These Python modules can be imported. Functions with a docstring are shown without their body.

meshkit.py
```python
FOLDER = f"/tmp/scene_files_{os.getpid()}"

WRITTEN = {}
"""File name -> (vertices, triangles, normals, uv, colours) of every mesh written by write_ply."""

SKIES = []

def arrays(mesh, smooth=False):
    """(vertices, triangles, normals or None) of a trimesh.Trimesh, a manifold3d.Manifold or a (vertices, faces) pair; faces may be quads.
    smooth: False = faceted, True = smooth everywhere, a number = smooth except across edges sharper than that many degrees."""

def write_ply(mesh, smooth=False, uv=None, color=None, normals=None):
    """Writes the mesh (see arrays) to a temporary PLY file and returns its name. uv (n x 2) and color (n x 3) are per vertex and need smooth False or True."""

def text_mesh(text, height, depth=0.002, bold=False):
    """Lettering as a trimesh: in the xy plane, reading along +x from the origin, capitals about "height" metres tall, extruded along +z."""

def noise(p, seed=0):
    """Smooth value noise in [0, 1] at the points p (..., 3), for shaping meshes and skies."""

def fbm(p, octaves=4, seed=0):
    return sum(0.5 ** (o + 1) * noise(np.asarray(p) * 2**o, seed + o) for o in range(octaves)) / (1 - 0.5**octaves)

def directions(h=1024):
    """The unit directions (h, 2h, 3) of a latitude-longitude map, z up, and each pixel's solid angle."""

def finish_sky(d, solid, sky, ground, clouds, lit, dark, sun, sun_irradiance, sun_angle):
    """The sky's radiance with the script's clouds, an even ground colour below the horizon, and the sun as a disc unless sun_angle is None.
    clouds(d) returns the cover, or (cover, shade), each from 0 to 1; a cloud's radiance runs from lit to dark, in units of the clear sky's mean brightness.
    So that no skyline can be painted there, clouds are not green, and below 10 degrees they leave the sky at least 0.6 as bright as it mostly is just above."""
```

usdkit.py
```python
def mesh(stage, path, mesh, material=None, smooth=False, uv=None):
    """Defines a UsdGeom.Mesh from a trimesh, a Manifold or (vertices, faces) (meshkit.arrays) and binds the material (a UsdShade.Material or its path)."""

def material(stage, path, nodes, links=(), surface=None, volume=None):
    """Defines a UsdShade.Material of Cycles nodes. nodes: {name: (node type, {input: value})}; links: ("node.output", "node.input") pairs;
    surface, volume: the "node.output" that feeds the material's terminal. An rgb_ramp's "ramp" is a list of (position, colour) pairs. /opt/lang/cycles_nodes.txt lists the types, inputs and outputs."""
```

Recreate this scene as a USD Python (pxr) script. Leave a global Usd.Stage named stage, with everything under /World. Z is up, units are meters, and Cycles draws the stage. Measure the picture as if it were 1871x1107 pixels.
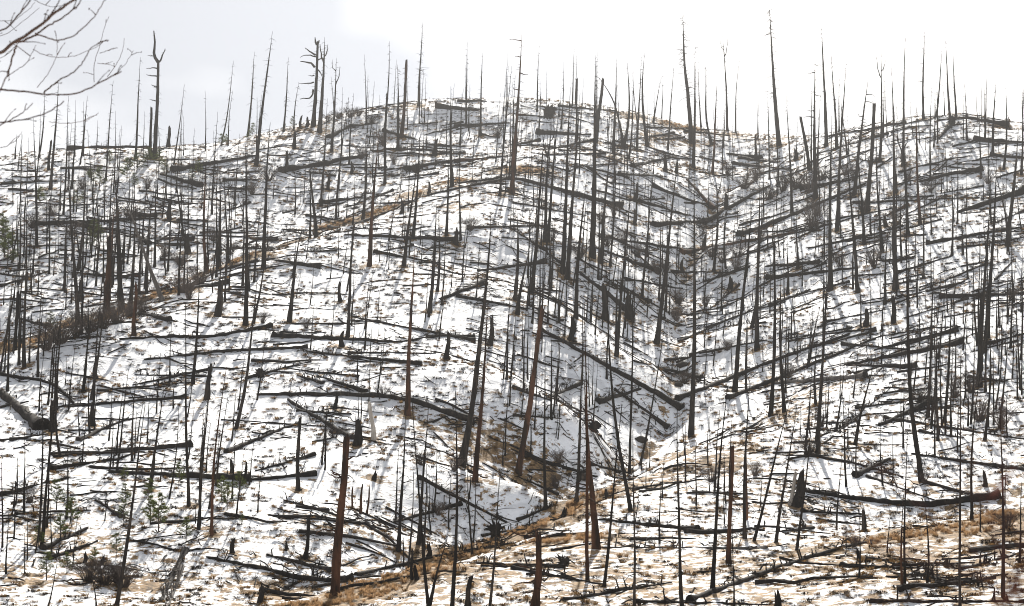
import math, random
import numpy as np
from scipy.interpolate import RBFInterpolator, RectBivariateSpline
import usdkit, meshkit
from pxr import Usd, UsdGeom, UsdLux, UsdShade, Sdf, Gf, Vt

stage = Usd.Stage.CreateInMemory()
UsdGeom.SetStageUpAxis(stage, 'Z'); UsdGeom.SetStageMetersPerUnit(stage, 1.0)
world = UsdGeom.Xform.Define(stage, '/World'); stage.SetDefaultPrim(world.GetPrim())
UsdGeom.Scope.Define(stage, '/World/Looks')
rnd = random.Random(7); rng = np.random.default_rng(7)

# ------------------------------------------------------------------ camera, sky, sun, exposure
F = 4100.0; CX, CY = 935.5, 553.5            # pinhole of the photograph (1871 x 1107)
PITCH = math.radians(5.7)
SUN_EL, SUN_AZ = math.radians(35.0), math.radians(3.7)
EXPOSURE = 1.1
CLOUD_AT = (-2.67, -2.69, -2.72)
cam = UsdGeom.Camera.Define(stage, '/World/camera')
cam.AddRotateXOp().Set(90 + math.degrees(PITCH))
cam.CreateHorizontalApertureAttr(36.0); cam.CreateVerticalApertureAttr(36.0 * 606 / 1024)
cam.CreateFocalLengthAttr(36.0 * F / 1871)
cam.CreateFStopAttr(8.0); cam.CreateFocusDistanceAttr(210.0)
cam.CreateClippingRangeAttr((0.1, 5000.0)); cam.CreateExposureAttr(EXPOSURE)

sky_mat = usdkit.material(stage, '/World/Looks/sky', {
    'sky': ('sky_texture', {'sky_type': 'single_scattering', 'sun_disc': False, 'sun_elevation': SUN_EL, 'sun_rotation': SUN_AZ, 'aerosol_density': 2.0}),
    'co': ('texture_coordinate', {}),
    'mp': ('mapping', {'scale': (1.6, 1.6, 4.5), 'location': CLOUD_AT}),
    'n': ('noise_texture', {'scale': 1.5, 'detail': 4.0, 'roughness': 0.5}),
    'cl': ('rgb_ramp', {'ramp': [(0.0, (0.52, 0.54, 0.59)), (0.38, (0.535, 0.555, 0.60)), (0.58, (0.97, 0.97, 0.98)), (1.0, (1.0, 1.0, 1.0))]}),
    'bw': ('rgb_to_bw', {}), 'lum': ('math', {'math_type': 'multiply_add', 'value2': 0.5, 'value3': 6.0}), 'up': ('vector_math', {'math_type': 'scale'}),
    'cov': ('map_range', {'from_min': 0.38, 'from_max': 0.58, 'to_min': 0.97, 'to_max': 0.5, 'clamp': True}),
    'mx': ('mix_color', {'blend_type': 'mix'}),
    'bg': ('background_shader', {'strength': 0.05})},
    [('co.generated', 'mp.vector'), ('mp.vector', 'n.vector'), ('n.fac', 'cl.fac'), ('n.fac', 'cov.value'), ('cov.result', 'mx.fac'), ('sky.color', 'bw.color'), ('cl.color', 'up.vector1'), ('bw.val', 'lum.value1'), ('lum.value', 'up.scale'), ('sky.color', 'mx.a'), ('up.vector', 'mx.b'), ('mx.result', 'bg.color')],
    surface='bg.background')
dome = UsdLux.DomeLight.Define(stage, '/World/sky')
UsdShade.MaterialBindingAPI.Apply(dome.GetPrim()).Bind(sky_mat)
dome.GetPrim().SetCustomDataByKey('kind', 'structure')
sun = UsdLux.DistantLight.Define(stage, '/World/sun')
sun.CreateNormalizeAttr(True); sun.CreateIntensityAttr(1.25); sun.CreateAngleAttr(0.53); sun.CreateColorAttr(Gf.Vec3f(1.0, 0.95, 0.87))
sun.AddRotateZOp().Set(-math.degrees(SUN_AZ)); sun.AddRotateXOp().Set(-(90 - math.degrees(SUN_EL)))

# ------------------------------------------------------------------ terrain
def ray(px, py):
    a = (np.asarray(px, float) - CX) / F; b = (CY - np.asarray(py, float)) / F
    a, b = np.broadcast_arrays(a, b)
    return np.stack([a, math.cos(PITCH) - b * math.sin(PITCH), math.sin(PITCH) + b * math.cos(PITCH)], -1)
def at(px, py, Y):
    d = ray(px, py); return d * (np.asarray(Y, float) / d[..., 1])[..., None]
CP=[ # px,py,Y  seen points
(0,1107,125),(250,1107,122),(520,1107,120),(700,1107,116),(1000,1107,115),(1300,1107,112),(1500,1107,110),(1871,1107,106),
(-250,1107,128),(2120,1107,104),
# lower left bank
(0,980,146),(250,960,150),(480,960,148),(0,830,170),(250,800,178),(480,820,172),(650,870,166),(700,980,150),
# spur crest
(-250,760,196),(0,650,205),(130,600,212),(300,532,232),(450,468,250),(620,415,268),(760,365,284),(950,312,302),(1080,275,316),
# spur face
(300,680,198),(480,640,205),(480,540,232),(650,600,215),(650,500,243),(700,740,188),(850,740,190),(850,600,220),(850,470,255),(950,390,278),
(850,860,172),(960,880,170),(960,700,200),(1030,560,235),(1080,430,272),(1050,760,192),(1120,650,222),(1150,500,262),
(1180,330,308),
# gully bottom
(1215,790,212),(1230,690,236),(1240,600,255),(1245,540,270),(1290,400,303),(1340,330,322),(1150,840,200),
# right of gully
(1300,700,225),(1350,600,243),(1400,480,272),(1450,380,298),(1480,300,322),(1400,290,338),
# right slope
(1560,640,226),(1600,500,256),(1600,380,288),(1600,280,312),(1750,700,204),(1750,560,234),(1750,420,266),(1750,300,298),(1871,760,186),(1871,600,218),(1871,450,252),(1871,320,290),(2120,560,220),(2120,330,280),
# near right rise 
(1440,740,206),(1300,800,187),(1110,885,170),(960,962,152),(1560,780,190),(1400,900,160),(1200,965,144),(1600,870,168),(1750,860,170),
(1450,1010,130),(1600,965,142),(1750,950,143),(1871,925,145),(1871,1000,126),(1200,1040,126),(1000,1030,130),(750,1040,126),(620,1085,122),
(1700,905,162),(1871,860,166),(2120,950,138),
(1000,990,139),(1050,985,139),(1100,985,138),(1100,940,149),(1050,928,155),(1150,925,152),(1200,900,158),(1200,850,176),(1010,942,153),(1250,860,170),(900,1000,141),(830,1040,133),
# skyline
(-250,310,318),(0,292,316),(130,275,318),(300,270,324),(400,264,328),(480,252,331),(560,235,334),(650,210,340),(740,194,345),(830,188,349),(910,186,351),(1000,190,352),(1080,198,353),(1150,206,355),(1300,236,356),(1420,248,350),(1490,252,340),(1600,232,330),(1660,219,326),(1720,211,324),(1800,218,323),(1871,232,320),(2120,262,315),
# far left slope seen
(0,560,240),(0,430,270),(150,500,258),(150,380,286),(300,440,274),(300,340,302),(430,400,286),(430,320,308),(560,380,296),(560,300,316),(700,320,310),(700,250,331),(860,290,318),(860,230,339),(1000,250,336),(1150,260,338),(1250,270,340),
(-250,560,246),(-250,420,274),
]
HID=[ # x as px at depth, Y, z below the ray through py   (px, Y, py_equiv): hidden ground
# valley behind spur crest
(0,222,672),(130,229,612),(300,247,540),(450,263,474),(-250,214,780),(620,278,420),
# gully bottom hidden behind golden ridge
(960,163,985),(1090,182,905),(640,134,1100),(800,146,1050),(900,158,1010),(1020,172,950),(1150,190,872),(1250,198,822),
(1650,151,975),(1780,153,962),
# behind skyline
(-250,345,330),(0,345,320),(300,352,305),(560,365,270),(740,375,240),(910,384,232),(1080,386,245),(1300,386,285),(1490,375,300),(1720,350,265),(1871,350,285),(2120,350,320),
(-250,420,420),(400,430,420),(935,440,400),(1490,430,420),(2120,420,420),
(-250,520,560),(935,520,540),(2120,520,560),
# in front of frame
(-250,80,1350),(500,80,1330),(1000,80,1330),(1500,80,1320),(2120,80,1300)]
XYZ=[(0,0,-1.7),(12,0,-1.6),(-12,0,-1.6),(0,-30,-1.2),(60,-30,-1),(-60,-30,-1),(0,8,-1.75),(6,8,-1.7),(-6,8,-1.7),(60,20,-3.5),(-60,20,-3.5),(0,35,-5),(45,45,-6),(-45,45,-6),
(-160,130,-4),(160,120,2),(-170,320,52),(170,320,62),(-170,450,20),(170,450,20),(-160,220,18),(160,220,30)]

PTS = np.array([at(*c) for c in CP] + [at(px, py, Y) for px, Y, py in HID] + [np.array(p, float) for p in XYZ])
rbf = RBFInterpolator(PTS[:, :2], PTS[:, 2], kernel='thin_plate_spline', smoothing=0.8)
cxs = np.arange(-170, 170.1, 2.0); cys = np.arange(-30, 520.1, 2.0)
CZ = rbf(np.stack(np.meshgrid(cxs, cys), -1).reshape(-1, 2)).reshape(len(cys), len(cxs))
spl = RectBivariateSpline(cys, cxs, CZ, kx=3, ky=3)
xs = np.concatenate([np.arange(-170, -92, 3.0), np.arange(-92, 92.1, 0.28), np.arange(95, 170.1, 3.0)])
ys = np.concatenate([np.arange(-30, 98, 3.0), np.arange(98, 366, 0.37), np.arange(368, 520.1, 4.0)])
GX, GY = np.meshgrid(xs, ys)
GZ = spl(ys, xs)
def height_lo(x, y): return spl.ev(y, x)
def march(px, py, zf, lo=60.0, hi=470.0, step=0.75):
    px = np.atleast_1d(np.asarray(px, float)); py = np.atleast_1d(np.asarray(py, float))
    d = ray(px, py); d = d / d[:, 1:2]
    Ys = np.arange(lo, hi, step)
    P = d[:, None, :] * Ys[None, :, None]
    diff = zf(P[..., 0], P[..., 1]) - P[..., 2]
    hit = diff > 0
    i = np.where(hit.any(1), hit.argmax(1), -1)
    best = diff[:, Ys < 375].argmax(1)
    Y = np.where(i >= 0, Ys[i], Ys[best])
    k = np.maximum(i, 1); rows = np.arange(len(px))
    a, b = diff[rows, k - 1], diff[rows, k]
    t = np.clip(-a / np.where(np.abs(b - a) < 1e-9, 1, b - a), 0, 1)
    Y = np.where(i > 0, Ys[k - 1] + t * step, Y)
    x, y = d[:, 0] * Y, Y
    return np.stack([x, y, zf(x, y)], -1)
# the eroded channel of the gully
gp = march(*np.array([(1340,330),(1300,385),(1270,450),(1245,520),(1243,570),(1238,640),(1232,700),(1218,770),(1180,820),(1120,860)]).T, height_lo)
def seg_dist(x, y, P):
    best = np.full(np.shape(x), 1e9); along = np.zeros(np.shape(x)); L = 0.0
    for a, b in zip(P[:-1], P[1:]):
        ab = b[:2] - a[:2]; l2 = (ab ** 2).sum(); t = np.clip(((x - a[0]) * ab[0] + (y - a[1]) * ab[1]) / l2, 0, 1)
        d = np.hypot(x - a[0] - t * ab[0], y - a[1] - t * ab[1])
        m = d < best; best = np.where(m, d, best); along = np.where(m, L + t * math.sqrt(l2), along); L += math.sqrt(l2)
    return best, along
gd, ga = seg_dist(GX, GY, gp)
P3 = np.stack([GX, GY, np.zeros_like(GX)], -1)
carve = np.exp(-(gd / 1.3) ** 2) * (0.25 + 1.1 * meshkit.noise(np.stack([ga / 5.0, ga * 0, ga * 0], -1), 5))
relief = 0.9 * (meshkit.fbm(P3 / 14.0, 3, 3) - 0.5) + 0.42 * (meshkit.fbm(P3 * (0.30, 0.42, 1), 3, 11) - 0.5) + 0.20 * (meshkit.fbm(P3 * (0.85, 1.15, 1), 2, 21) - 0.5) + 0.09 * (meshkit.noise(P3 * (1.5, 1.7, 1), 27) - 0.5)
fade = np.clip((GY - 60) / 40, 0, 1)
GZ = GZ + relief * fade - carve
def hterp(x, y):
    i = np.clip(np.searchsorted(xs, x) - 1, 0, len(xs) - 2); j = np.clip(np.searchsorted(ys, y) - 1, 0, len(ys) - 2)
    u = (x - xs[i]) / (xs[i + 1] - xs[i]); v = (y - ys[j]) / (ys[j + 1] - ys[j])
    return (GZ[j, i] * (1 - u) + GZ[j, i + 1] * u) * (1 - v) + (GZ[j + 1, i] * (1 - u) + GZ[j + 1, i + 1] * u) * v
def ground(px, py): return march(px, py, hterp)
# bare (grassy, snow-free) patches: centre on the ground, radius across and along, strength
BARE = [(600,1100,5,4,.95),(690,1070,3,4,.95),(760,1046,4,3.5,.95),(840,1016,3.5,3.5,.9),(900,992,4,3.5,.95),(950,972,3.5,4,.95),(1000,952,4,4,.9),(1080,908,3.5,4,.7),(1040,985,4.5,4,.8),(970,1010,5,4,.6),(1120,985,4,4,.5),
 (850,800,3,5,.46),(900,815,3.5,6,.52),(950,850,3,6,.52),(800,780,3,4,.36),(1000,880,2.5,5,.5),(870,900,3,4,.3),
 (0,642,4,3,.7),(60,622,3,3,.7),(130,595,3,3,.7),(200,575,4,3,.7),(250,552,3,3,.6),(300,535,4,3,.75),(370,500,4,3,.6),(450,470,4,3,.65),(530,443,4,3,.6),(620,410,4,3,.7),(700,385,4,3,.75),(760,352,3,3,.7),(830,330,4,3,.7),(950,310,5,3,.8),
 (560,236,4,3,.6),(500,250,4,3,.5),(430,262,4,3,.4),(750,195,4,3,.5),(1150,210,5,3,.55),(1250,232,6,4,.65),(1330,246,5,4,.55),(1420,252,4,3,.5),(1840,232,4,3,.5),(830,378,4,4,.45),(900,355,3,3,.3),(1100,280,5,4,.45),(1200,250,5,4,.5),
 (1250,830,4,5,.6),(1310,850,4,5,.55),(1150,890,4,5,.55),(1360,815,3,5,.5),(1430,760,4,6,.45),(1480,720,4,5,.4),(1400,700,3,6,.35),(1200,870,4,4,.5),(1270,930,5,5,.3),
 (1750,965,5,4,.8),(1690,975,4,3,.75),(1600,990,4,3,.65),(1840,940,5,4,.8),(1560,980,4,3,.5),(1500,820,6,6,.3),(1330,1100,5,4,.35),(1700,1090,6,5,.3),(1450,1070,5,4,.3),
 (50,1060,5,4,.5),(160,1060,5,4,.5),(240,1065,4,4,.55),(330,1060,4,4,.4),(150,1000,5,4,.4),(100,975,4,3,.45),(500,1085,4,3,.6),(640,960,4,4,.35),(560,690,3,3,.2)]
bare = -0.02 + 0.14 * np.clip((170 - GY) / 45, 0, 1) + 0.20 * (meshkit.fbm(P3 / 16.0, 3, 33) - 0.30)
bare += 0.085 * np.clip(np.interp(GX, [10, 30], [0, 1]) * np.clip((200 - GY) / 40, 0, 1), 0, 1)
bare = np.maximum(bare, 0.34 * np.exp(-(gd / 1.1) ** 2) * meshkit.noise(P3 / 1.6, 51))
bc = ground([b[0] for b in BARE], [b[1] for b in BARE])
for (px, py, rx, ry, s), c in zip(BARE, bc):
    q = ((GX - c[0]) / rx) ** 2 + ((GY - c[1]) / ry) ** 2
    bare = np.maximum(bare, (0.62 if s > 0.64 else 0.48) * s * (0.8 + 0.4 * meshkit.noise(P3 / 2.2, 61)) * np.exp(-q))
def bare_at(x, y):
    i = np.clip(np.searchsorted(xs, x), 0, len(xs) - 1); j = np.clip(np.searchsorted(ys, y), 0, len(ys) - 1)
    return bare[j, i]

def mat_ground():
    n = {'geo': ('geometry', {}), 'at': ('attribute', {'attribute': 'bare'}),
         'mp': ('mapping', {'scale': (1.25, 1.25, 1.0)}),
         'n1': ('noise_texture', {'scale': 1.0, 'detail': 5.0, 'roughness': 0.62}),
         'n2': ('noise_texture', {'scale': 5.0, 'detail': 3.0, 'roughness': 0.6}),
         'sum': ('math', {'math_type': 'add'}), 'm2': ('math', {'math_type': 'multiply_add', 'value2': 0.3}),
         'fac': ('map_range', {'range_type': 'smoothstep', 'from_min': 0.78, 'from_max': 0.86, 'to_min': 0.0, 'to_max': 1.0, 'clamp': True}),
         'n3': ('noise_texture', {'scale': 2.2, 'detail': 4.0, 'roughness': 0.7}),
         'gr': ('rgb_ramp', {'ramp': [(0.0, (0.05, 0.035, 0.022)), (0.40, (0.10, 0.068, 0.038)), (0.52, (0.26, 0.165, 0.08)), (0.75, (0.40, 0.28, 0.15)), (1.0, (0.46, 0.34, 0.20))]}),
         'n4': ('noise_texture', {'scale': 0.35, 'detail': 2.0}),
         'sn': ('rgb_ramp', {'ramp': [(0.3, (0.82, 0.825, 0.83)), (0.7, (0.87, 0.87, 0.87))]}),
         'mix': ('mix_color', {'blend_type': 'mix'}),
         'nb': ('noise_texture', {'scale': 5.0, 'detail': 5.0, 'roughness': 0.6}),
         'bump': ('bump', {'strength': 0.8, 'distance': 0.16}),
         'p': ('principled_bsdf', {'roughness': 0.85, 'specular_ior_level': 0.15})}
    l = [('geo.position', 'mp.vector'), ('mp.vector', 'n1.vector'), ('geo.position', 'n2.vector'), ('geo.position', 'n3.vector'), ('geo.position', 'n4.vector'), ('geo.position', 'nb.vector'),
         ('n2.fac', 'm2.value1'), ('n1.fac', 'm2.value3'), ('m2.value', 'sum.value1'), ('at.fac', 'sum.value2'), ('sum.value', 'fac.value'),
         ('n3.fac', 'gr.fac'), ('n4.fac', 'sn.fac'), ('fac.result', 'mix.fac'), ('sn.color', 'mix.a'), ('gr.color', 'mix.b'), ('mix.result', 'p.base_color'),
         ('nb.fac', 'bump.height'), ('bump.normal', 'p.normal')]
    return usdkit.material(stage, '/World/Looks/snowy_ground', n, l, surface='p.BSDF')
nx, ny = len(xs), len(ys)
V = np.stack([GX, GY, GZ], -1).reshape(-1, 3)
idx = np.arange(nx * ny).reshape(ny, nx)
Q = np.stack([idx[:-1, :-1], idx[:-1, 1:], idx[1:, 1:], idx[1:, :-1]], -1).reshape(-1, 4)
hill = usdkit.mesh(stage, '/World/snowy_hillside', (V, Q), mat_ground(), smooth=True)
hill.GetPrim().SetCustomDataByKey('kind', 'structure')
# the land beyond, down to the horizon
far = 600.0
zf = float(GZ.min()) - 6
plain = usdkit.mesh(stage, '/World/far_ground', (np.array([(-far, -far, zf), (far, -far, zf), (far, far, zf), (-far, far, zf)]), np.array([[0, 1, 2, 3]])), '/World/Looks/snowy_ground')
plain.GetPrim().SetCustomDataByKey('kind', 'structure')

# ------------------------------------------------------------------ materials
def bark(name, stops, scale=3.0, rough=0.9, patch=None):
    n = {'geo': ('geometry', {}), 'mp': ('mapping', {'scale': (1.0, 1.0, 0.22)}), 'n': ('noise_texture', {'scale': scale, 'detail': 5.0, 'roughness': 0.65}),
         'oi': ('object_info', {}), 'hs': ('map_range', {'to_min': 0.6, 'to_max': 1.35}), 'r': ('rgb_ramp', {'ramp': stops}), 'h': ('hsv', {}),
         'nb': ('noise_texture', {'scale': 14.0, 'detail': 3.0}), 'b': ('bump', {'strength': 0.7, 'distance': 0.03}), 'p': ('principled_bsdf', {'roughness': rough, 'specular_ior_level': 0.06})}
    l = [('geo.position', 'mp.vector'), ('mp.vector', 'n.vector'), ('mp.vector', 'nb.vector'), ('n.fac', 'r.fac'), ('r.color', 'h.color'), ('oi.random', 'hs.value'), ('hs.result', 'h.value'),
         ('h.color', 'p.base_color'), ('nb.fac', 'b.height'), ('b.normal', 'p.normal')]
    return usdkit.material(stage, '/World/Looks/' + name, n, l, surface='p.BSDF')
M_CHAR = bark('charred_bark', [(0.0, (0.009, 0.008, 0.0075)), (0.5, (0.019, 0.0165, 0.015)), (0.62, (0.042, 0.034, 0.028)), (0.8, (0.09, 0.068, 0.052))])
M_RUST = bark('scorched_russet_bark', [(0.0, (0.010, 0.008, 0.007)), (0.44, (0.024, 0.015, 0.011)), (0.54, (0.062, 0.030, 0.018)), (0.68, (0.095, 0.045, 0.026)), (1.0, (0.16, 0.09, 0.055))], 1.6)
M_GREY = bark('weathered_grey_wood', [(0.0, (0.03, 0.027, 0.025)), (0.45, (0.085, 0.075, 0.068)), (0.7, (0.19, 0.17, 0.15)), (1.0, (0.28, 0.25, 0.22))], 2.5)
M_PALE = bark('bleached_wood', [(0.0, (0.08, 0.07, 0.06)), (0.4, (0.24, 0.21, 0.18)), (0.7, (0.45, 0.41, 0.36))], 2.5)
M_LIMB = bark('live_brown_bark', [(0.0, (0.035, 0.024, 0.019)), (0.6, (0.075, 0.05, 0.041)), (1.0, (0.12, 0.085, 0.068))], 9.0)
M_RED = bark('red_osier_bark', [(0.0, (0.045, 0.018, 0.014)), (0.6, (0.095, 0.036, 0.027)), (1.0, (0.14, 0.07, 0.05))], 9.0)
M_ROCK = bark('gully_rock', [(0.0, (0.02, 0.017, 0.014)), (0.6, (0.06, 0.05, 0.042)), (1.0, (0.13, 0.11, 0.095))], 4.0)
def leafy(name, a, b, tr):
    return usdkit.material(stage, '/World/Looks/' + name, {
        'oi': ('object_info', {}), 'geo': ('geometry', {}), 'm': ('mix_color', {'blend_type': 'mix', 'a': a, 'b': b}),
        'd': ('diffuse_bsdf', {}), 't': ('translucent_bsdf', {}), 'x': ('mix_closure', {'fac': tr})},
        [('geo.random_per_island', 'm.fac'), ('m.result', 'd.color'), ('m.result', 't.color'), ('d.BSDF', 'x.closure1'), ('t.BSDF', 'x.closure2')], surface='x.closure')
M_GRASS = leafy('dry_grass', (0.13, 0.078, 0.034), (0.52, 0.36, 0.165), 0.5)
M_GOLD = leafy('golden_grass', (0.30, 0.19, 0.10), (0.60, 0.43, 0.26), 0.55)
M_GRASSD = leafy('dark_grass', (0.03, 0.021, 0.014), (0.13, 0.085, 0.045), 0.12)
M_NEEDLE = leafy('pine_needles', (0.07, 0.085, 0.026), (0.19, 0.19, 0.07), 0.45)
M_TWIG = bark('shrub_twigs', [(0.0, (0.04, 0.032, 0.028)), (0.6, (0.09, 0.072, 0.062)), (1.0, (0.15, 0.115, 0.095))], 6.0)

# ------------------------------------------------------------------ mesh helpers
class MB:
    def __init__(self): self.v = []; self.f = []; self.n = 0
    def add(self, v, f): self.v.append(v); self.f.append(np.asarray(f) + self.n); self.n += len(v)
    def mesh(self): return np.vstack(self.v), np.vstack(self.f)
def tube(P, R, sides=6, jag=0.0, cap=True, rough=0.0):
    P = np.asarray(P, float); R = np.broadcast_to(np.asarray(R, float), (len(P),))
    T = np.gradient(P, axis=0); T /= np.maximum(np.linalg.norm(T, axis=1, keepdims=True), 1e-9)
    ref = np.array([1.0, 0, 0]) if abs(T[0, 0]) < 0.8 else np.array([0, 0, 1.0])
    A = ref - T * (T @ ref)[:, None]; A /= np.linalg.norm(A, axis=1, keepdims=True); B = np.cross(T, A)
    th = np.arange(sides) * 2 * np.pi / sides
    rr = R[:, None] * (1 + rough * (rng.random((len(P), sides)) - 0.5))
    v = P[:, None] + rr[..., None] * (np.cos(th)[None, :, None] * A[:, None] + np.sin(th)[None, :, None] * B[:, None])
    if jag: v[-1] += T[-1] * (jag * (rng.random(sides) - 0.25))[:, None]
    n = len(P); i = np.arange(n * sides).reshape(n, sides); j = np.roll(i, -1, 1)
    f = np.concatenate([np.stack([i[:-1], j[:-1], j[1:]], -1).reshape(-1, 3), np.stack([i[:-1], j[1:], i[1:]], -1).reshape(-1, 3)])
    v = v.reshape(-1, 3)
    if cap:
        c0, c1 = len(v), len(v) + 1
        v = np.vstack([v, P[:1], P[-1:] - T[-1:] * jag * 0.3])
        f = np.vstack([f, np.stack([np.full(sides, c0), j[0], i[0]], 1), np.stack([np.full(sides, c1), i[-1], j[-1]], 1)])
    return v, f
used = {}
def numbered(name):
    used[name] = used.get(name, -1) + 1
    return name if used[name] == 0 else f'{name}_{used[name]:03d}'
def thing(name, cat, loc, group=None):
    x = UsdGeom.Xform.Define(stage, '/World/' + numbered(name)); x.AddTranslateOp().Set(Gf.Vec3d(*map(float, loc)))
    p = x.GetPrim(); p.SetCustomDataByKey('category', cat)
    if group: p.SetCustomDataByKey('group', group)
    return p
pcount = {}
def part(parent, name, mb, m, loc=(0, 0, 0), smooth=50, kind=None):
    k = (str(parent.GetPath()), name); pcount[k] = pcount.get(k, -1) + 1
    nm = name if pcount[k] == 0 else f'{name}_{pcount[k]:03d}'
    v, f = mb.mesh() if isinstance(mb, MB) else mb
    o = usdkit.mesh(stage, f'{parent.GetPath()}/{nm}', (v - np.asarray(loc), f), m, smooth=smooth)
    if kind: o.GetPrim().SetCustomDataByKey('kind', kind)
    return o.GetPrim()
def resample(P, n):
    P = np.asarray(P, float); s = np.concatenate([[0], np.cumsum(np.linalg.norm(np.diff(P, axis=0), axis=1))])
    t = np.linspace(0, s[-1], n)
    if len(P) > 2:
        from scipy.interpolate import PchipInterpolator
        return np.stack([PchipInterpolator(s, P[:, k])(t) for k in range(3)], -1), s[-1]
    return np.stack([np.interp(t, s, P[:, k]) for k in range(3)], -1), s[-1]

# ------------------------------------------------------------------ what to call things
SKYX = [0, 130, 300, 400, 480, 560, 650, 740, 830, 910, 1000, 1080, 1150, 1300, 1420, 1490, 1600, 1660, 1720, 1800, 1871]
SKYY = [292, 275, 270, 264, 252, 235, 210, 194, 188, 186, 190, 198, 206, 236, 248, 252, 232, 219, 211, 218, 232]
def zone(px, py):
    s = py - np.interp(px, SKYX, SKYY)
    if s < 36:
        return 'left skyline' if px < 520 else 'skyline shoulder' if px < 760 else 'domed hilltop' if px < 1130 else 'saddle skyline' if px < 1470 else 'right hilltop'
    if px < 760:
        c = np.interp(px, [0, 130, 300, 450, 620, 760], [650, 600, 532, 468, 415, 365])
        if py < c - 14:
            return ('left edge slope' if px < 130 else 'far left slope' if px < 330 else 'middle far slope' if px < 520 else 'snowy far slope')
        if py < c + 16: return 'grassy spur crest'
    gx = np.interp(py, [330, 400, 540, 690, 790, 885, 955, 1095], [1335, 1290, 1240, 1230, 1200, 1060, 950, 560])
    if abs(px - gx) < 55 and py > 330: return 'gully bottom' if py < 800 else 'grassy gully mouth'
    if px < gx:
        if py > 930: return 'bottom left bank' if px < 300 else 'lower left bank'
        if px < 400: return 'left spur face'
        if py < 480: return 'upper spur face' if px < 960 else 'high gully bank'
        if py < 660: return 'middle spur face' if px < 900 else 'spur above gully'
        return 'lower spur face' if px < 800 else 'brown spur foot'
    if py < 400: return 'upper right slope' if px < 1620 else 'upper right hill'
    if py < 560: return 'middle right slope' if px < 1620 else 'right edge slope'
    if py < 720: return 'log-strewn slope'
    if py < 890: return 'lower right slope'
    return 'foreground rise' if px < 1330 else 'bottom right bank'
ORD = 'first second third fourth fifth sixth seventh eighth ninth tenth eleventh twelfth thirteenth fourteenth fifteenth sixteenth seventeenth eighteenth nineteenth twentieth'.split()
ORD += ['twenty-' + o for o in ORD[:9]] + ['thirtieth'] + ['thirty-' + o for o in ORD[:9]]
pending = []           # (prim, description, zone, px, preposition)
def label_later(prim, desc, px, py, prep='on'): pending.append((prim, desc, zone(px, py), px, prep))
def write_labels():
    by = {}
    for r in pending: by.setdefault((r[1], r[2]), []).append(r)
    for (desc, z), rs in by.items():
        rs.sort(key=lambda r: r[3])
        for k, (prim, d, _, px, prep) in enumerate(rs):
            if len(rs) == 1: t = f'{d}, the only one {prep} the {z}'
            elif len(rs) == 2: t = f'{d}, the {"left" if k == 0 else "right"} one of two {prep} the {z}'
            elif k == 0: t = f'{d}, leftmost of those {prep} the {z}'
            elif k == len(rs) - 1: t = f'{d}, rightmost of those {prep} the {z}'
            else: t = f'{d}, {ORD[k]} from left of those {prep} the {z}'
            if len(t.split()) > 16: t = t.replace(' of those', '')
            if len(t.split()) > 16: t = t.replace(' with roots', ', rooty').replace(' one of two', ' of two').replace('mid-height ', '')
            prim.SetCustomDataByKey('label', t)

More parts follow.
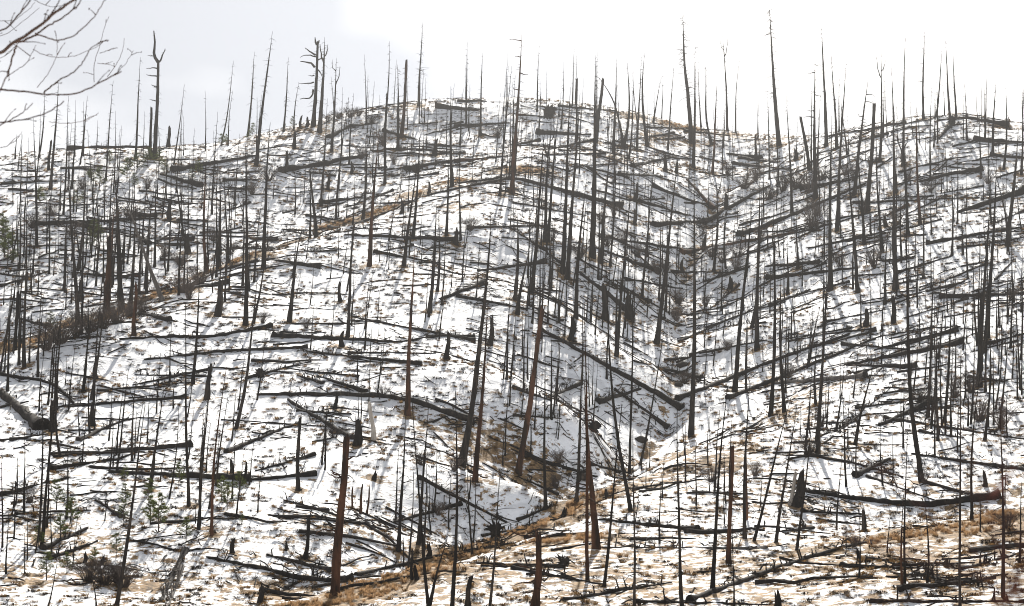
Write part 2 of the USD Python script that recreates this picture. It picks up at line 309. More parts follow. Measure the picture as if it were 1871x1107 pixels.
# ------------------------------------------------------------------ burnt trees: base x, y, top x, y, base width, look, bends
TREES = '''283 290 289 112 11 F
247 290 257 105 6
276 290 276 198 7 b
308 268 309 235 8 b
318 300 337 155 4
331 300 334 200 3
193 330 207 147 5
152 285 159 175 5
146 300 152 185 4
131 345 137 205 5
143 588 127 325 9
92 346 107 152 8
116 392 125 175 5
71 288 82 165 5
89 310 93 258 6 b
67 450 61 215 6
28 290 30 245 4
33 310 41 245 3
176 275 178 220 3
221 566 207 305 13 t
296 548 222 345 9 g
237 570 247 370 9
195 571 198 437 12 br
268 537 282 330 6
377 497 374 300 8
336 437 320 300 6
400 490 400 310 8
301 490 301 390 3
117 529 123 395 6
148 475 139 412 5
144 537 165 430 3
90 500 89 350 4
24 476 24 395 4
35 490 37 395 5
22 480 40 380 4
48 482 47 365 4
27 640 31 535 7 b
44 671 50 425 8
0 682 20 530 5
245 613 248 523 8 br
352 702 366 490 7
397 577 404 515 12 b
378 729 386 672 10 b
95 788 96 738 10 b
111 834 117 555 6 K 102,780 101,700
213 862 236 675 5
274 897 302 690 7
345 924 337 555 7
363 967 386 675 7
387 977 412 670 7
213 1110 264 740 9
309 911 327 735 4
71 987 72 690 6
77 995 110 610 7
4 1000 4 825 5
25 985 28 880 4
50 1022 51 935 3
133 1036 142 945 3
87 1109 105 1030 4
175 1108 166 1045 4
317 746 320 685 4
145 798 143 700 3
152 714 166 600 6
164 794 162 690 5
404 266 426 110 4
417 266 425 165 3
453 240 465 95 6
468 302 498 58 9
518 241 527 105 5
537 236 546 150 4
572 231 581 76 10 F
584 241 593 68 11 f
606 276 614 105 7 f
608 241 605 140 4
703 236 711 75 5
703 336 708 172 6 b
727 273 726 118 7
734 251 742 114 8 br
765 193 772 40 6 t
638 299 646 170 5
614 401 637 178 6
586 376 598 180 6
578 433 566 290 8
566 436 567 305 5
663 404 672 245 8
675 486 692 235 9 r
539 391 539 295 4
635 616 649 370 8
482 491 494 225 9
449 593 448 262 10
463 589 488 450 6
431 783 472 495 8
418 481 411 315 5
387 391 398 205 5
428 376 439 245 4
755 436 766 250 7
738 486 761 300 8
785 571 798 372 9
799 532 803 370 6
816 431 818 265 6
826 341 824 158 9
842 438 842 275 5
852 229 853 75 5
878 248 882 95 6
913 358 935 120 6
935 353 953 58 11 Sr
935 306 942 138 5
981 204 986 78 4
1046 193 1049 88 4
1052 262 1055 145 5 b
1051 192 1053 100 3
1026 236 1030 113 4
1082 469 1089 100 12
1089 261 1092 88 5
1088 259 1101 148 8 b
1138 269 1090 137 7 K 1128,203
1120 281 1126 105 7
1140 266 1146 108 7 K 1150,180
1149 291 1158 128 5
1164 274 1171 105 6
1183 266 1178 97 8 K 1175,165
1209 216 1211 130 3
1193 223 1209 140 4
1220 274 1233 113 5
1264 262 1247 20 12 Kt 1258,180 1250,110
1267 306 1271 78 8
1281 231 1277 113 4
1300 264 1289 108 6 K 1290,195
1302 316 1312 135 6
1329 233 1320 58 6 f
1321 269 1323 200 5
1344 233 1353 103 4
1423 265 1405 10 11 t
1406 326 1402 165 5
1447 391 1438 172 7
1479 311 1464 217 8 b
1483 311 1479 142 4
1490 362 1489 105 10 S
1487 366 1501 172 6
1510 267 1502 40 9
1529 271 1519 97 7 t
1529 422 1546 110 9
1533 241 1535 135 4
1548 282 1538 190 5
1567 534 1546 265 8
1517 531 1519 212 10
1561 356 1587 133 9 S
1583 386 1598 192 10 b
1579 446 1568 270 7
1608 294 1611 90 7
1614 252 1614 118 4
1637 352 1628 113 7
1637 528 1631 258 11
1650 302 1655 62 8
1659 430 1650 240 8
1681 409 1674 198 8
1687 218 1689 50 6 t
1700 331 1702 148 5
1706 269 1709 168 4
1711 213 1722 82 5
1737 229 1727 68 7
1747 216 1743 90 6
1726 211 1722 155 3
1767 256 1761 150 5
1800 257 1803 128 5
1800 251 1797 137 3
1814 281 1819 148 7
1834 309 1836 153 6
1866 319 1870 163 6
1792 326 1791 198 5
1841 448 1859 235 10
1803 616 1822 285 10
1788 706 1807 360 11
1776 951 1791 680 7
1685 880 1656 395 11 K 1664,680
1494 827 1509 465 9
1433 753 1427 495 8
1408 758 1412 380 9
1477 665 1500 555 6
1471 821 1483 670 5
1491 739 1492 620 6
1343 715 1375 365 10
1383 638 1387 325 9
1374 598 1391 415 7
1263 798 1268 308 11
1200 627 1240 285 10
1169 850 1218 572 5 K 1202,690
1150 863 1156 495 6
1153 933 1109 475 8 K 1120,700
1090 1002 1069 695 15 r
1073 1059 1067 550 8
1053 919 1067 640 8
1104 1071 1138 738 7
947 864 991 568 11 rb
843 849 897 380 14 Kt 872,690
868 878 890 555 11 r
895 629 898 583 9 b
745 758 757 452 11 r
728 1007 740 745 8
764 995 783 742 8
783 1106 752 735 7 K 767,954
745 1041 755 862 5
826 1108 832 715 8
863 1015 854 840 5
612 1088 631 808 16 Rb
545 895 548 768 8 b
651 813 654 771 15 s
557 1020 563 948 8 b
643 929 645 891 4 sr
659 938 663 887 5 sr
670 939 674 892 4 sr
784 1108 818 985 8
754 1059 754 1008 6 b
760 1059 759 1038 9 s
855 1108 861 1058 10 b
895 1108 914 870 6
477 1101 478 1074 10 s
977 1108 983 980 14 Rb
997 930 995 635 7
1246 1108 1238 745 8
1302 1076 1331 705 9
1332 1027 1337 817 9 rb
1361 984 1369 695 8
1378 987 1446 725 7
1159 1108 1157 785 6
1272 924 1273 808 4
1341 1108 1339 955 4
1456 1005 1483 755 6
1418 991 1456 738 7
1546 889 1538 715 5
1613 887 1611 765 4
1754 1107 1755 635 6
1833 1092 1826 735 8
1726 772 1742 515 7
1695 762 1706 470 7
1714 805 1710 560 6
1708 836 1707 540 4
1563 812 1598 655 7
1632 590 1631 543 9 b
1582 594 1583 571 10 s
1750 826 1752 728 4
1826 784 1842 610 6
1799 804 1807 590 6
1859 730 1858 565 4
1612 461 1602 265 7
1591 431 1590 340 5
1618 556 1626 390 5
1637 461 1637 270 4
1458 491 1456 385 6
1439 537 1439 440 6
1660 561 1658 425 5
1702 429 1702 345 4
1740 466 1738 310 5
1749 409 1750 268 4
1759 466 1759 370 5
1842 416 1810 280 3
941 548 944 390 9
972 534 996 240 9
945 574 968 448 8
996 441 1009 228 8
1001 441 1022 195 7
1028 498 1043 160 10
1037 508 1059 170 9
1052 581 1072 325 9
1098 481 1117 255 8
1115 486 1128 265 5
1127 646 1156 290 7
1173 544 1190 320 6
1304 496 1306 315 7
1326 491 1327 370 5
1322 461 1338 270 3
1105 584 1103 528 12 b
1148 581 1150 538 13 s
1126 651 1132 480 7
1043 621 1045 581 10 s
1001 589 1006 465 4
1022 589 1026 505 5
972 591 970 490 5
816 656 819 612 9 b
624 633 626 610 9 s
613 746 614 724 8 s
529 588 553 415 9
621 551 622 518 7 b
422 863 423 842 7 s
447 881 449 848 6 s
833 446 834 421 9 s
733 391 735 369 9 s
783 353 784 337 7 s
793 283 798 257 9 s
1159 367 1164 341 9 s
1160 409 1160 387 8 s
1236 316 1236 299 8 s
1214 312 1215 289 9 s
1327 379 1326 357 9 s
1288 454 1289 431 8 s
1247 495 1247 476 8 s
1336 526 1335 509 9 s
1617 414 1617 398 9 s
1454 291 1453 274 9 s
1380 291 1381 249 6 b
1798 889 1798 863 8 s
1576 971 1577 934 9 s
1566 1023 1566 1003 6 s
1418 1107 1419 1086 12 s
1730 1035 1730 1023 8 s
426 1010 427 988 9 s
154 1027 155 1013 7 s
188 1031 188 1019 8 s
523 1005 522 993 6 s
686 876 687 866 9 s
782 1015 783 997 9 s
1108 911 1108 897 8 s
1033 944 1032 933 10 s
1443 922 1454 864 8 p 1446,900
1455 924 1463 872 17 s
682 803 676 740 9 p
343 464 342 432 12 s
310 401 310 376 10 s
538 271 538 244 8 s
549 233 551 214 6 s
560 232 561 217 7 s
522 309 524 279 8 s
642 316 642 299 7 s
600 346 601 321 7 s
175 691 177 654 8 b
170 777 171 738 9 b'''
LOGS = '''9 497,615 731,626
6 868,618 810,612 731,626
7 868,624 643,580
7 770,667 561,643
4 635,645 797,646
12 865,772 742,731 650,722 475,722
8 668,718 580,688
6 590,702 544,687
9 643,803 526,732
8 413,828 550,770
6 541,752 640,757
5 655,690 523,674
5 450,692 567,661
8 495,597 380,618 320,616 220,621
7 562,636 400,643 264,658
7 339,727 104,745
8 -30,680 0,686 100,700 135,737
18 75,785 0,720 -40,690
10 350,816 97,835
8 90,858 225,838 250,828
7 142,806 233,765
6 20,806 86,793
13 458,878 200,864
8 575,868 458,878
7 0,905 126,873
5 28,940 164,932
9 77,1005 158,967
7 90,1022 178,990
7 223,946 175,914
9 338,1008 293,1100 p
7 333,1037 309,1107 p
11 645,1062 560,1062 480,1040 382,1020
9 607,1045 490,1015
8 766,875 925,955
7 843,922 718,955
6 658,958 492,942
6 574,832 468,861
6 650,1052 820,1012 940,992
7 936,1040 1100,1068
8 1030,1037 860,1030
9 1275,970 1095,950
5 1400,1003 1100,1000 w
6 1030,1098 1225,1065
10 1260,1100 1410,1042 1500,1012 1590,990
6 1160,1100 1400,1105
6 945,952 1045,910
8 950,832 1090,872
5 1155,895 1245,880
5 1265,900 1376,903
14 1825,910 1680,927 1615,920 1465,898
6 1465,936 1578,940
10 1563,872 1624,840
6 1470,830 1585,853 1650,873
9 1930,872 1871,860 1666,830
4 1583,870 1710,915
5 1487,966 1401,973
9 1537,1037 1697,1040
6 1730,1066 1655,1040
5 1644,1055 1815,1075
7 1590,1101 1900,1100
6 1755,1042 1890,1004
9 1237,733 1401,665 1551,612
8 1330,730 1598,620
9 1750,605 1598,640
11 1762,628 1548,668
6 1540,630 1660,640
9 1672,672 1553,668
10 1582,690 1414,702 w
11 1700,737 1608,778
4 1497,798 1520,793 1565,760
3 1507,810 1636,702
6 1616,765 1871,803
5 1563,747 1650,734
4 1505,590 1620,565
4 1440,625 1555,603
6 1795,632 1890,605
11 1247,748 989,603
6 936,709 1072,755
8 1222,783 1123,712
9 1093,737 1168,712
7 1062,702 1004,727
7 1282,692 1158,661
4 1214,659 1308,649
4 936,760 1092,770
9 1138,379 935,325 840,335
4 936,371 1070,394
8 1206,498 1083,452
10 1155,578 1128,553 1060,500
9 1192,413 1290,405
8 1303,384 1255,328
7 1192,342 1295,379
6 1166,368 1290,404
6 1131,320 1212,323
6 1265,460 1093,432
6 1143,513 1247,528
5 1227,498 1343,499
7 1245,463 1464,424
8 1285,408 1406,340
9 1350,432 1401,414 1578,338
6 1156,305 1237,285
8 830,440 630,430
6 683,462 797,480
6 853,418 1005,412
10 585,490 486,475
10 883,520 805,548
7 997,480 873,495
6 835,543 1000,572
10 511,315 670,285
7 584,372 660,361
8 740,312 860,288
7 830,297 938,285
6 938,325 784,356 685,398
5 685,398 595,430
9 415,518 300,538
6 470,478 380,500
9 367,342 297,320
9 314,313 470,285
8 63,412 290,400
8 139,413 212,422
9 286,397 230,393
9 355,439 320,439
5 293,476 352,477
5 0,525 91,495
6 192,505 139,499
9 273,447 248,429
4 286,442 319,424
6 407,331 470,329
8 124,274 274,263
7 88,598 38,583
9 311,588 253,573
7 600,253 645,228
9 797,197 875,203 R
5 837,186 888,185
4 1020,195 1126,203
6 985,258 936,266
9 980,245 1078,247
4 1180,233 1315,238
9 1843,231 1763,215 R
8 1780,256 1880,262
7 1740,228 1715,253
5 1655,225 1490,253
9 1464,346 1553,330
9 1795,311 1740,318 1682,333
12 1871,353 1750,389
5 1558,372 1763,362
8 1692,447 1871,415
6 1747,455 1880,433
7 1578,434 1477,455
8 1497,482 1401,487
8 1401,510 1565,490
5 1640,500 1740,468
4 1640,520 1700,505
9 1717,545 1880,537
6 1660,376 1583,412
4 1535,400 1630,381
7 1808,285 1880,290
5 380,676 243,704
4 177,714 354,699
4 387,689 248,685
5 1601,605 1437,648
5 1405,560 1480,530
4 1290,600 1390,562
4 1240,625 1330,585
5 1260,650 1400,622
6 1075,850 1150,865
5 1020,905 945,870
6 600,935 520,915
5 520,1075 590,1045
5 880,980 985,960
6 960,985 1000,975
5 1770,690 1860,700
5 1680,790 1760,800
6 1340,300 1440,310
6 1350,290 1420,297
7 1390,290 1330,282
5 1250,240 1330,248
6 700,240 760,255
5 640,232 690,225
5 830,232 930,225
5 560,395 640,405
4 600,415 690,420'''
HAND = {(283,290):'black snag with a crooked candelabra fork at its top on the left skyline',
(276,290):'straight blunt-topped post-like snag just left of the candelabra-forked skyline snag',
(308,268):'short grey blunt post standing alone on the skyline right of the candelabra snag',
(572,231):'stout snag with long crooked branches on its left side, left of a twin skyline pair',
(584,241):'stout tall tree standing right against the many-branched snag on the skyline shoulder',
(734,251):'stout blunt pale-russet snag with one curved branch at its top, left of the domed hilltop',
(765,193):'tall twiggy tree standing alone at the left end of the domed hilltop',
(935,353):'tall russet-black knobbly snag with crooked tip rising from spur ridge past the domed hilltop',
(1264,262):'tall curved twiggy tree, tallest on the saddle skyline, leaning left',
(1423,265):'very tall stout twiggy tree leaning left, alone at the dip between the two hills',
(1490,362):'broken knobbly snag with curled stubs near its top, left end of the right hill skyline',
(1561,356):'leaning black snag with a split broken top and drooping left branches on the right hill',
(1687,218):'tall twiggy tree on the very top of the right hill',
(1090,1002):'stout orange-russet tree beside the golden grass in the foreground',
(612,1088):'stout russet broken-topped snag, nearest big trunk at the lower centre left',
(977,1108):'stout russet snag with a crooked branch at its broken top, bottom centre edge',
(947,864):'leaning russet-grey broken snag left of the gully mouth',
(843,849):'big black curved twiggy tree at the brown foot of the spur',
(868,878):'slim russet tree just right of the big curved black tree on the spur foot',
(1263,798):'tall straight black tree standing beside the gully bottom at the picture centre right',
(651,813):'thick black burnt stump at the lower end of a fallen log on the spur face',
(1443,922):'bleached white leaning snag beside a thick black stump on the lower right',
(1455,924):'thick black stump leaning against the bleached white snag on the lower right',
(682,803):'pale bleached tapered short snag right of the thick black stump on the spur face',
(643,929):'leftmost of three small russet posts right of the big russet snag',
(659,938):'middle and tallest of three small russet posts right of the big russet snag',
(670,939):'rightmost of three small russet posts right of the big russet snag',
(1138,269):'tree bent sharply at mid height, its top lying left over its neighbours, on the hilltop',
(213,1110):'tall slim black tree leaning right across the bottom left bank',
(296,548):'bare grey tree leaning steeply left across the dark stand on the far left slope',
(221,566):'stout dark twiggy tree in the dense stand left of the steeply leaning grey tree',
(111,834):'thin curved black tree kinked near its foot at the left edge of the spur',}
def twigs(mb, P, R, n, lo, hi, ln, down=0.25, r=0.02):
    m = len(P)
    for _ in range(n):
        t = rnd.uniform(lo, hi); i = min(int(t * (m - 1)), m - 2); u = t * (m - 1) - i
        p = P[i] * (1 - u) + P[i + 1] * u
        a = rnd.uniform(0, 2 * math.pi); L = ln * rnd.uniform(0.35, 1.0) * (1.15 - 0.6 * t)
        d = np.array([math.cos(a), math.sin(a), rnd.uniform(-0.5, 0.35)]); 
        q = [p, p + d * L * 0.5 + (0, 0, 0.02), p + d * L + (0, 0, -down * L * rnd.uniform(0, 1.4))]
        mb.add(*tube(q, [r * 1.6, r * 1.1, r * 0.35], 3, cap=False))
def tree_mesh(pts, w, fl, g):
    Y = g[1]; k = Y / F
    tilt = rnd.uniform(-0.03, 0.03)
    W = [g] + [at(px, py, Y) + np.array([0, (pts[0][1] - py) * k * tilt, 0]) for px, py in pts[1:]]
    W[0] = g - (W[1] - g) / np.linalg.norm(W[1] - g) * 0.35
    H = np.linalg.norm(W[-1] - g)
    n = int(np.clip(H / 1.1, 5, 18)) + 3
    P, L = resample(W, n)
    r0 = w * k * (0.5 if Y < 270 else 0.43)
    t = np.linspace(0, 1, n)
    wob = min(0.35 * r0 + 0.02, 0.09)
    ph = rng.random(4) * 6.28
    P[:, 0] += wob * (np.sin(t * 5 + ph[0]) - math.sin(ph[0])) * np.minimum(t * 4, 1) * (1 - t * 0.5); P[:, 1] += wob * np.sin(t * 6 + ph[1]) * t
    blunt = 'b' in fl or 's' in fl or 'R' in fl or 'p' in fl
    R = r0 * (1 - t * 0.30) if blunt else r0 * (1 - 0.55 * t) if 'F' in fl else r0 * np.maximum((1 - t) ** 0.8, 0.03)
    if not blunt: R = np.maximum(R * 0.92, 0.02)
    s = t * L; stump_like = 's' in fl
    R = R * (1 + (0.35 if stump_like else 0.45 if r0 > 0.12 else 0.25) * np.exp(-np.maximum(s - 0.3, 0) / (2.2 * r0 + 0.1)))
    sides = 10 if w >= 9 else 8 if w >= 6 else 6
    return P, R, H, r0, sides, blunt
def grow(pts, w, fl, g, kind='tree'):
    if not fl and len(pts) == 2 and rnd.random() < 0.4:
        u = rnd.uniform(0.3, 0.7); h = pts[0][1] - pts[1][1]
        pts = [pts[0], (pts[0][0] * (1 - u) + pts[1][0] * u + h * rnd.uniform(-0.022, 0.022), pts[0][1] - h * u), pts[1]]
        if 5 <= w < 9 and rnd.random() < 0.3: fl = 'f'
    P, R, H, r0, sides, blunt = tree_mesh(pts, w, fl, g)
    m = M_RUST if 'r' in fl or 'R' in fl else M_GREY if 'g' in fl else M_PALE if 'p' in fl else M_CHAR
    if m is M_CHAR and not fl and w >= 5 and (pts[0][0], pts[0][1]) not in HAND: m = rnd.choice([M_CHAR] * 22 + [M_RUST])
    stump = 's' in fl
    name, cat = ('burnt_stump', 'stump') if stump else ('broken_snag', 'snag') if blunt else ('burnt_tree', 'tree')
    o = thing(name, cat, g, {'tree': 'burnt trees standing on the hillside', 'snag': 'broken snags standing on the hillside', 'stump': 'burnt stumps on the hillside'}[cat])
    k = g[1] / F
    if stump and len(P) > 4: R[-1] *= 0.75
    part(o, 'trunk', tube(P, R, sides, jag=(3.0 * r0 if blunt else 0), rough=0.3 if w >= 5 else 0.12), m, g)
    if not stump and w >= 3:
        mb = MB()
        if 't' in fl: twigs(mb, P, R, 60 if w >= 8 else 30, 0.35, 0.98, 3.0 if w >= 8 else 1.9, 0.2, 0.03 if w >= 8 else 0.022)
        nt = int(np.clip(H * (2.6 if w >= 5 else 1.8), 5, 44))
        twigs(mb, P, R, nt, 0.2, 0.97, 0.9 if w < 8 else 1.35, 0.3, 0.021)
        part(o, 'twigs', mb, m, g, smooth=False, kind='stuff')
    n = len(P)
    def limb(poly, r):
        q, _ = resample([np.asarray(a) for a in poly], 7)
        q[1:-1] += (rng.random((5, 3)) - 0.5) * 0.12
        b = part(o, 'branch', tube(q, np.linspace(r, r * 0.3, 7), 5), m, g)
        mb = MB(); twigs(mb, q, None, 5, 0.3, 0.95, 0.6, 0.2, 0.014)
        part(b, 'twigs', mb, m, g, smooth=False, kind='stuff')
    tp = pts[-1]
    def px3(x, y): return at(x, y, g[1]) + np.array([0, rnd.uniform(-0.4, 0.4), 0])
    if 'f' in fl:                         # thin forked top
        a = P[int(n * 0.72)]; sx = rnd.choice((-1, 1))
        limb([a, a + (sx * 0.35, 0.1, 0.9), a + (sx * 0.62, 0.1, H * 0.20)], r0 * 0.42)
        a = P[int(n * 0.80)]
        limb([a, a + (-sx * 0.4, 0, 0.5), a + (-sx * 0.55, 0.1, H * 0.13)], r0 * 0.3)
    if 'F' in fl:
        for ln in FORKS.get((pts[0][0], pts[0][1]), []): limb([px3(*q) for q in ln[1:]], ln[0] * k * 0.5)
    if 'S' in fl or 'R' in fl:            # short dead stubs on a snag
        for q in range(9 if 'S' in fl else 6):
            i = int(n * rnd.uniform(0.3, 0.96)); a = P[min(i, n - 1)]; sx = rnd.choice((-1, 1)); L = rnd.uniform(0.5, 1.7)
            limb([a, a + (sx * L * 0.6, rnd.uniform(-.3, .3), rnd.uniform(-0.2, 0.2)), a + (sx * L, rnd.uniform(-.5, .5), rnd.uniform(-0.5, 0.5))], r0 * 0.22 + 0.012)
    lean = math.degrees(math.atan2(tp[0] - pts[0][0], pts[0][1] - tp[1]))
    hw = 'tall' if H > 15 else 'mid-height' if H > 8 else 'short'
    tw = 'stout' if w * k > 0.5 else 'slim' if w * k > 0.3 else 'thin'
    col = 'russet' if m is M_RUST else 'grey' if m is M_GREY else 'bleached' if m is M_PALE else 'black'
    le = ' leaning right' if lean > 5 else ' leaning left' if lean < -4 else ''
    bent = 'bent ' if 'K' in fl else 'forked ' if 'f' in fl else 'twiggy ' if 't' in fl else ''
    if stump: d = f'{tw} {col} burnt stump{le}'
    elif blunt: d = f'{hw} {tw} {col} broken snag{le}'
    else: d = f'{hw} {tw} {bent}{col} tree{le}'
    key = (pts[0][0], pts[0][1])
    if key in HAND: o.SetCustomDataByKey('label', HAND[key])
    else: label_later(o, d, *pts[0])
    return o
FORKS = {
 (283, 290): [(7, (289, 114), (284, 106), (281, 100), (282, 80), (281, 56)), (4, (290, 114), (296, 104), (301, 88)), (2, (281, 102), (270, 102)), (3, (288, 126), (278, 124), (268, 126)), (3, (287, 140), (276, 138), (268, 137)), (2.5, (286, 160), (277, 155)), (2.5, (285, 183), (273, 182))],
 (572, 231): [(5, (579, 82), (576, 74), (576, 69)), (5, (580, 82), (584, 74)), (4, (577, 101), (567, 95), (557, 87)), (3, (577, 103), (562, 101), (548, 104)), (5, (575, 123), (564, 114), (549, 113)), (2.5, (574, 138), (563, 137)), (3, (573, 149), (560, 152), (546, 152)), (4, (572, 163), (566, 178), (560, 179), (548, 181)), (3, (580, 110), (588, 105), (592, 108)), (3, (580, 127), (586, 134), (588, 140))]}
rows = [l.split() for l in TREES.strip().splitlines()]
specs = []
for r in rows:
    bx, by, tx, ty = map(float, r[:4]); w = float(r[4]); fl = r[5] if len(r) > 5 else ''
    mids = [tuple(map(float, c.split(','))) for c in r[6:]]
    specs.append(([(bx, by)] + mids + [(tx, ty)], w, fl))
bases = ground([s[0][0][0] for s in specs], [s[0][0][1] for s in specs])
for s, g in zip(specs, bases): grow(*s, g)
for s, g in zip(specs, bases):               # ground bared by melt round the trunks
    if s[1] < 6: continue
    r = 0.35 + 1.6 * s[1] * g[1] / F; i0, i1 = np.searchsorted(xs, (g[0] - 3 * r, g[0] + 3 * r)); j0, j1 = np.searchsorted(ys, (g[1] - 3 * r, g[1] + 3 * r))
    q = ((GX[j0:j1, i0:i1] - g[0]) ** 2 + (GY[j0:j1, i0:i1] - g[1]) ** 2) / r ** 2
    bare[j0:j1, i0:i1] = np.maximum(bare[j0:j1, i0:i1], 0.33 * np.exp(-q))
UsdGeom.PrimvarsAPI(hill).CreatePrimvar('bare', Sdf.ValueTypeNames.FloatArray, 'vertex').Set(Vt.FloatArray.FromNumpy(bare.ravel().astype(np.float32)))
# more thin charred poles between them, by thicket: x range, y range, how many, mean height, lean per height
THICKETS = [(0,480,262,300,16,6.5,.02),(560,1130,190,240,22,6.5,.02),(1130,1480,215,270,14,6,.0),(1480,1871,220,268,18,7,-.02),(0,480,330,560,150,6,.03),(130,290,420,560,16,9,.06),(0,180,560,760,30,6,.05),(100,480,700,960,35,4,.08),(480,760,330,420,19,6,.06),(480,900,430,640,40,4.5,.07),(600,900,230,330,35,5,.05),
 (900,1160,240,420,54,6,.05),(960,1160,440,620,54,6,.05),(900,1130,640,860,27,5,.04),(1140,1260,330,600,30,6,.05),(1270,1420,300,520,32,5,.04),(1280,1480,520,720,40,5,.04),(1400,1640,260,480,49,5.5,.0),
 (1640,1871,260,480,40,5,-.03),(1500,1871,480,640,54,5,.0),(1680,1871,620,800,40,5.5,.03),(1430,1700,640,830,27,4.5,.05),(1150,1420,800,1000,16,4.5,.03),(680,920,900,1060,10,5,.03),(1500,1871,860,1080,12,4.5,.02),(0,140,900,1060,11,4,.06),(560,700,640,860,11,3.5,.06)]
poles = []
for x0, x1, y0, y1, cnt, hm, ln in THICKETS:
    for _ in range(cnt):
        poles.append((rnd.uniform(x0, x1), rnd.uniform(y0, y1), max(1.5, rnd.gauss(hm, hm * 0.35)), ln + rnd.gauss(0, 0.035)))
poles = [p for p in poles if p[1] > np.interp(p[0], SKYX, SKYY) + 3]
pb = ground([p[0] for p in poles], [p[1] for p in poles])
order = sorted(range(len(poles)), key=lambda i: -poles[i][2] / pb[i][1])
room = 298 - sum(1 for s in specs if not set('bsRp') & set(s[2]))
rest = MB()
for q, i in enumerate(order):
    (px, py, H, ln), g = poles[i], pb[i]
    k = g[1] / F; w = min(max(1.6, (0.035 + 0.011 * H) * 2 / k), 6)
    pts = [(px, py), (px + ln * H / k, py - H / k)]
    if q < room: grow(pts, w, '', g)
    else:
        P, R, H, r0, sides, _ = tree_mesh(pts, w, '', g)
        rest.add(*tube(P, R, 5)); twigs(rest, P, R, int(H * 1.6), 0.15, 0.95, 0.7, 0.3, 0.015)
v, f = rest.mesh()
o = usdkit.mesh(stage, '/World/thin_burnt_poles', (v, f), M_CHAR, smooth=False).GetPrim()
o.SetCustomDataByKey('kind', 'stuff'); o.SetCustomDataByKey('category', 'burnt poles'); o.SetCustomDataByKey('label', 'thicket of hair-thin black burnt poles filling the gaps between the trees')

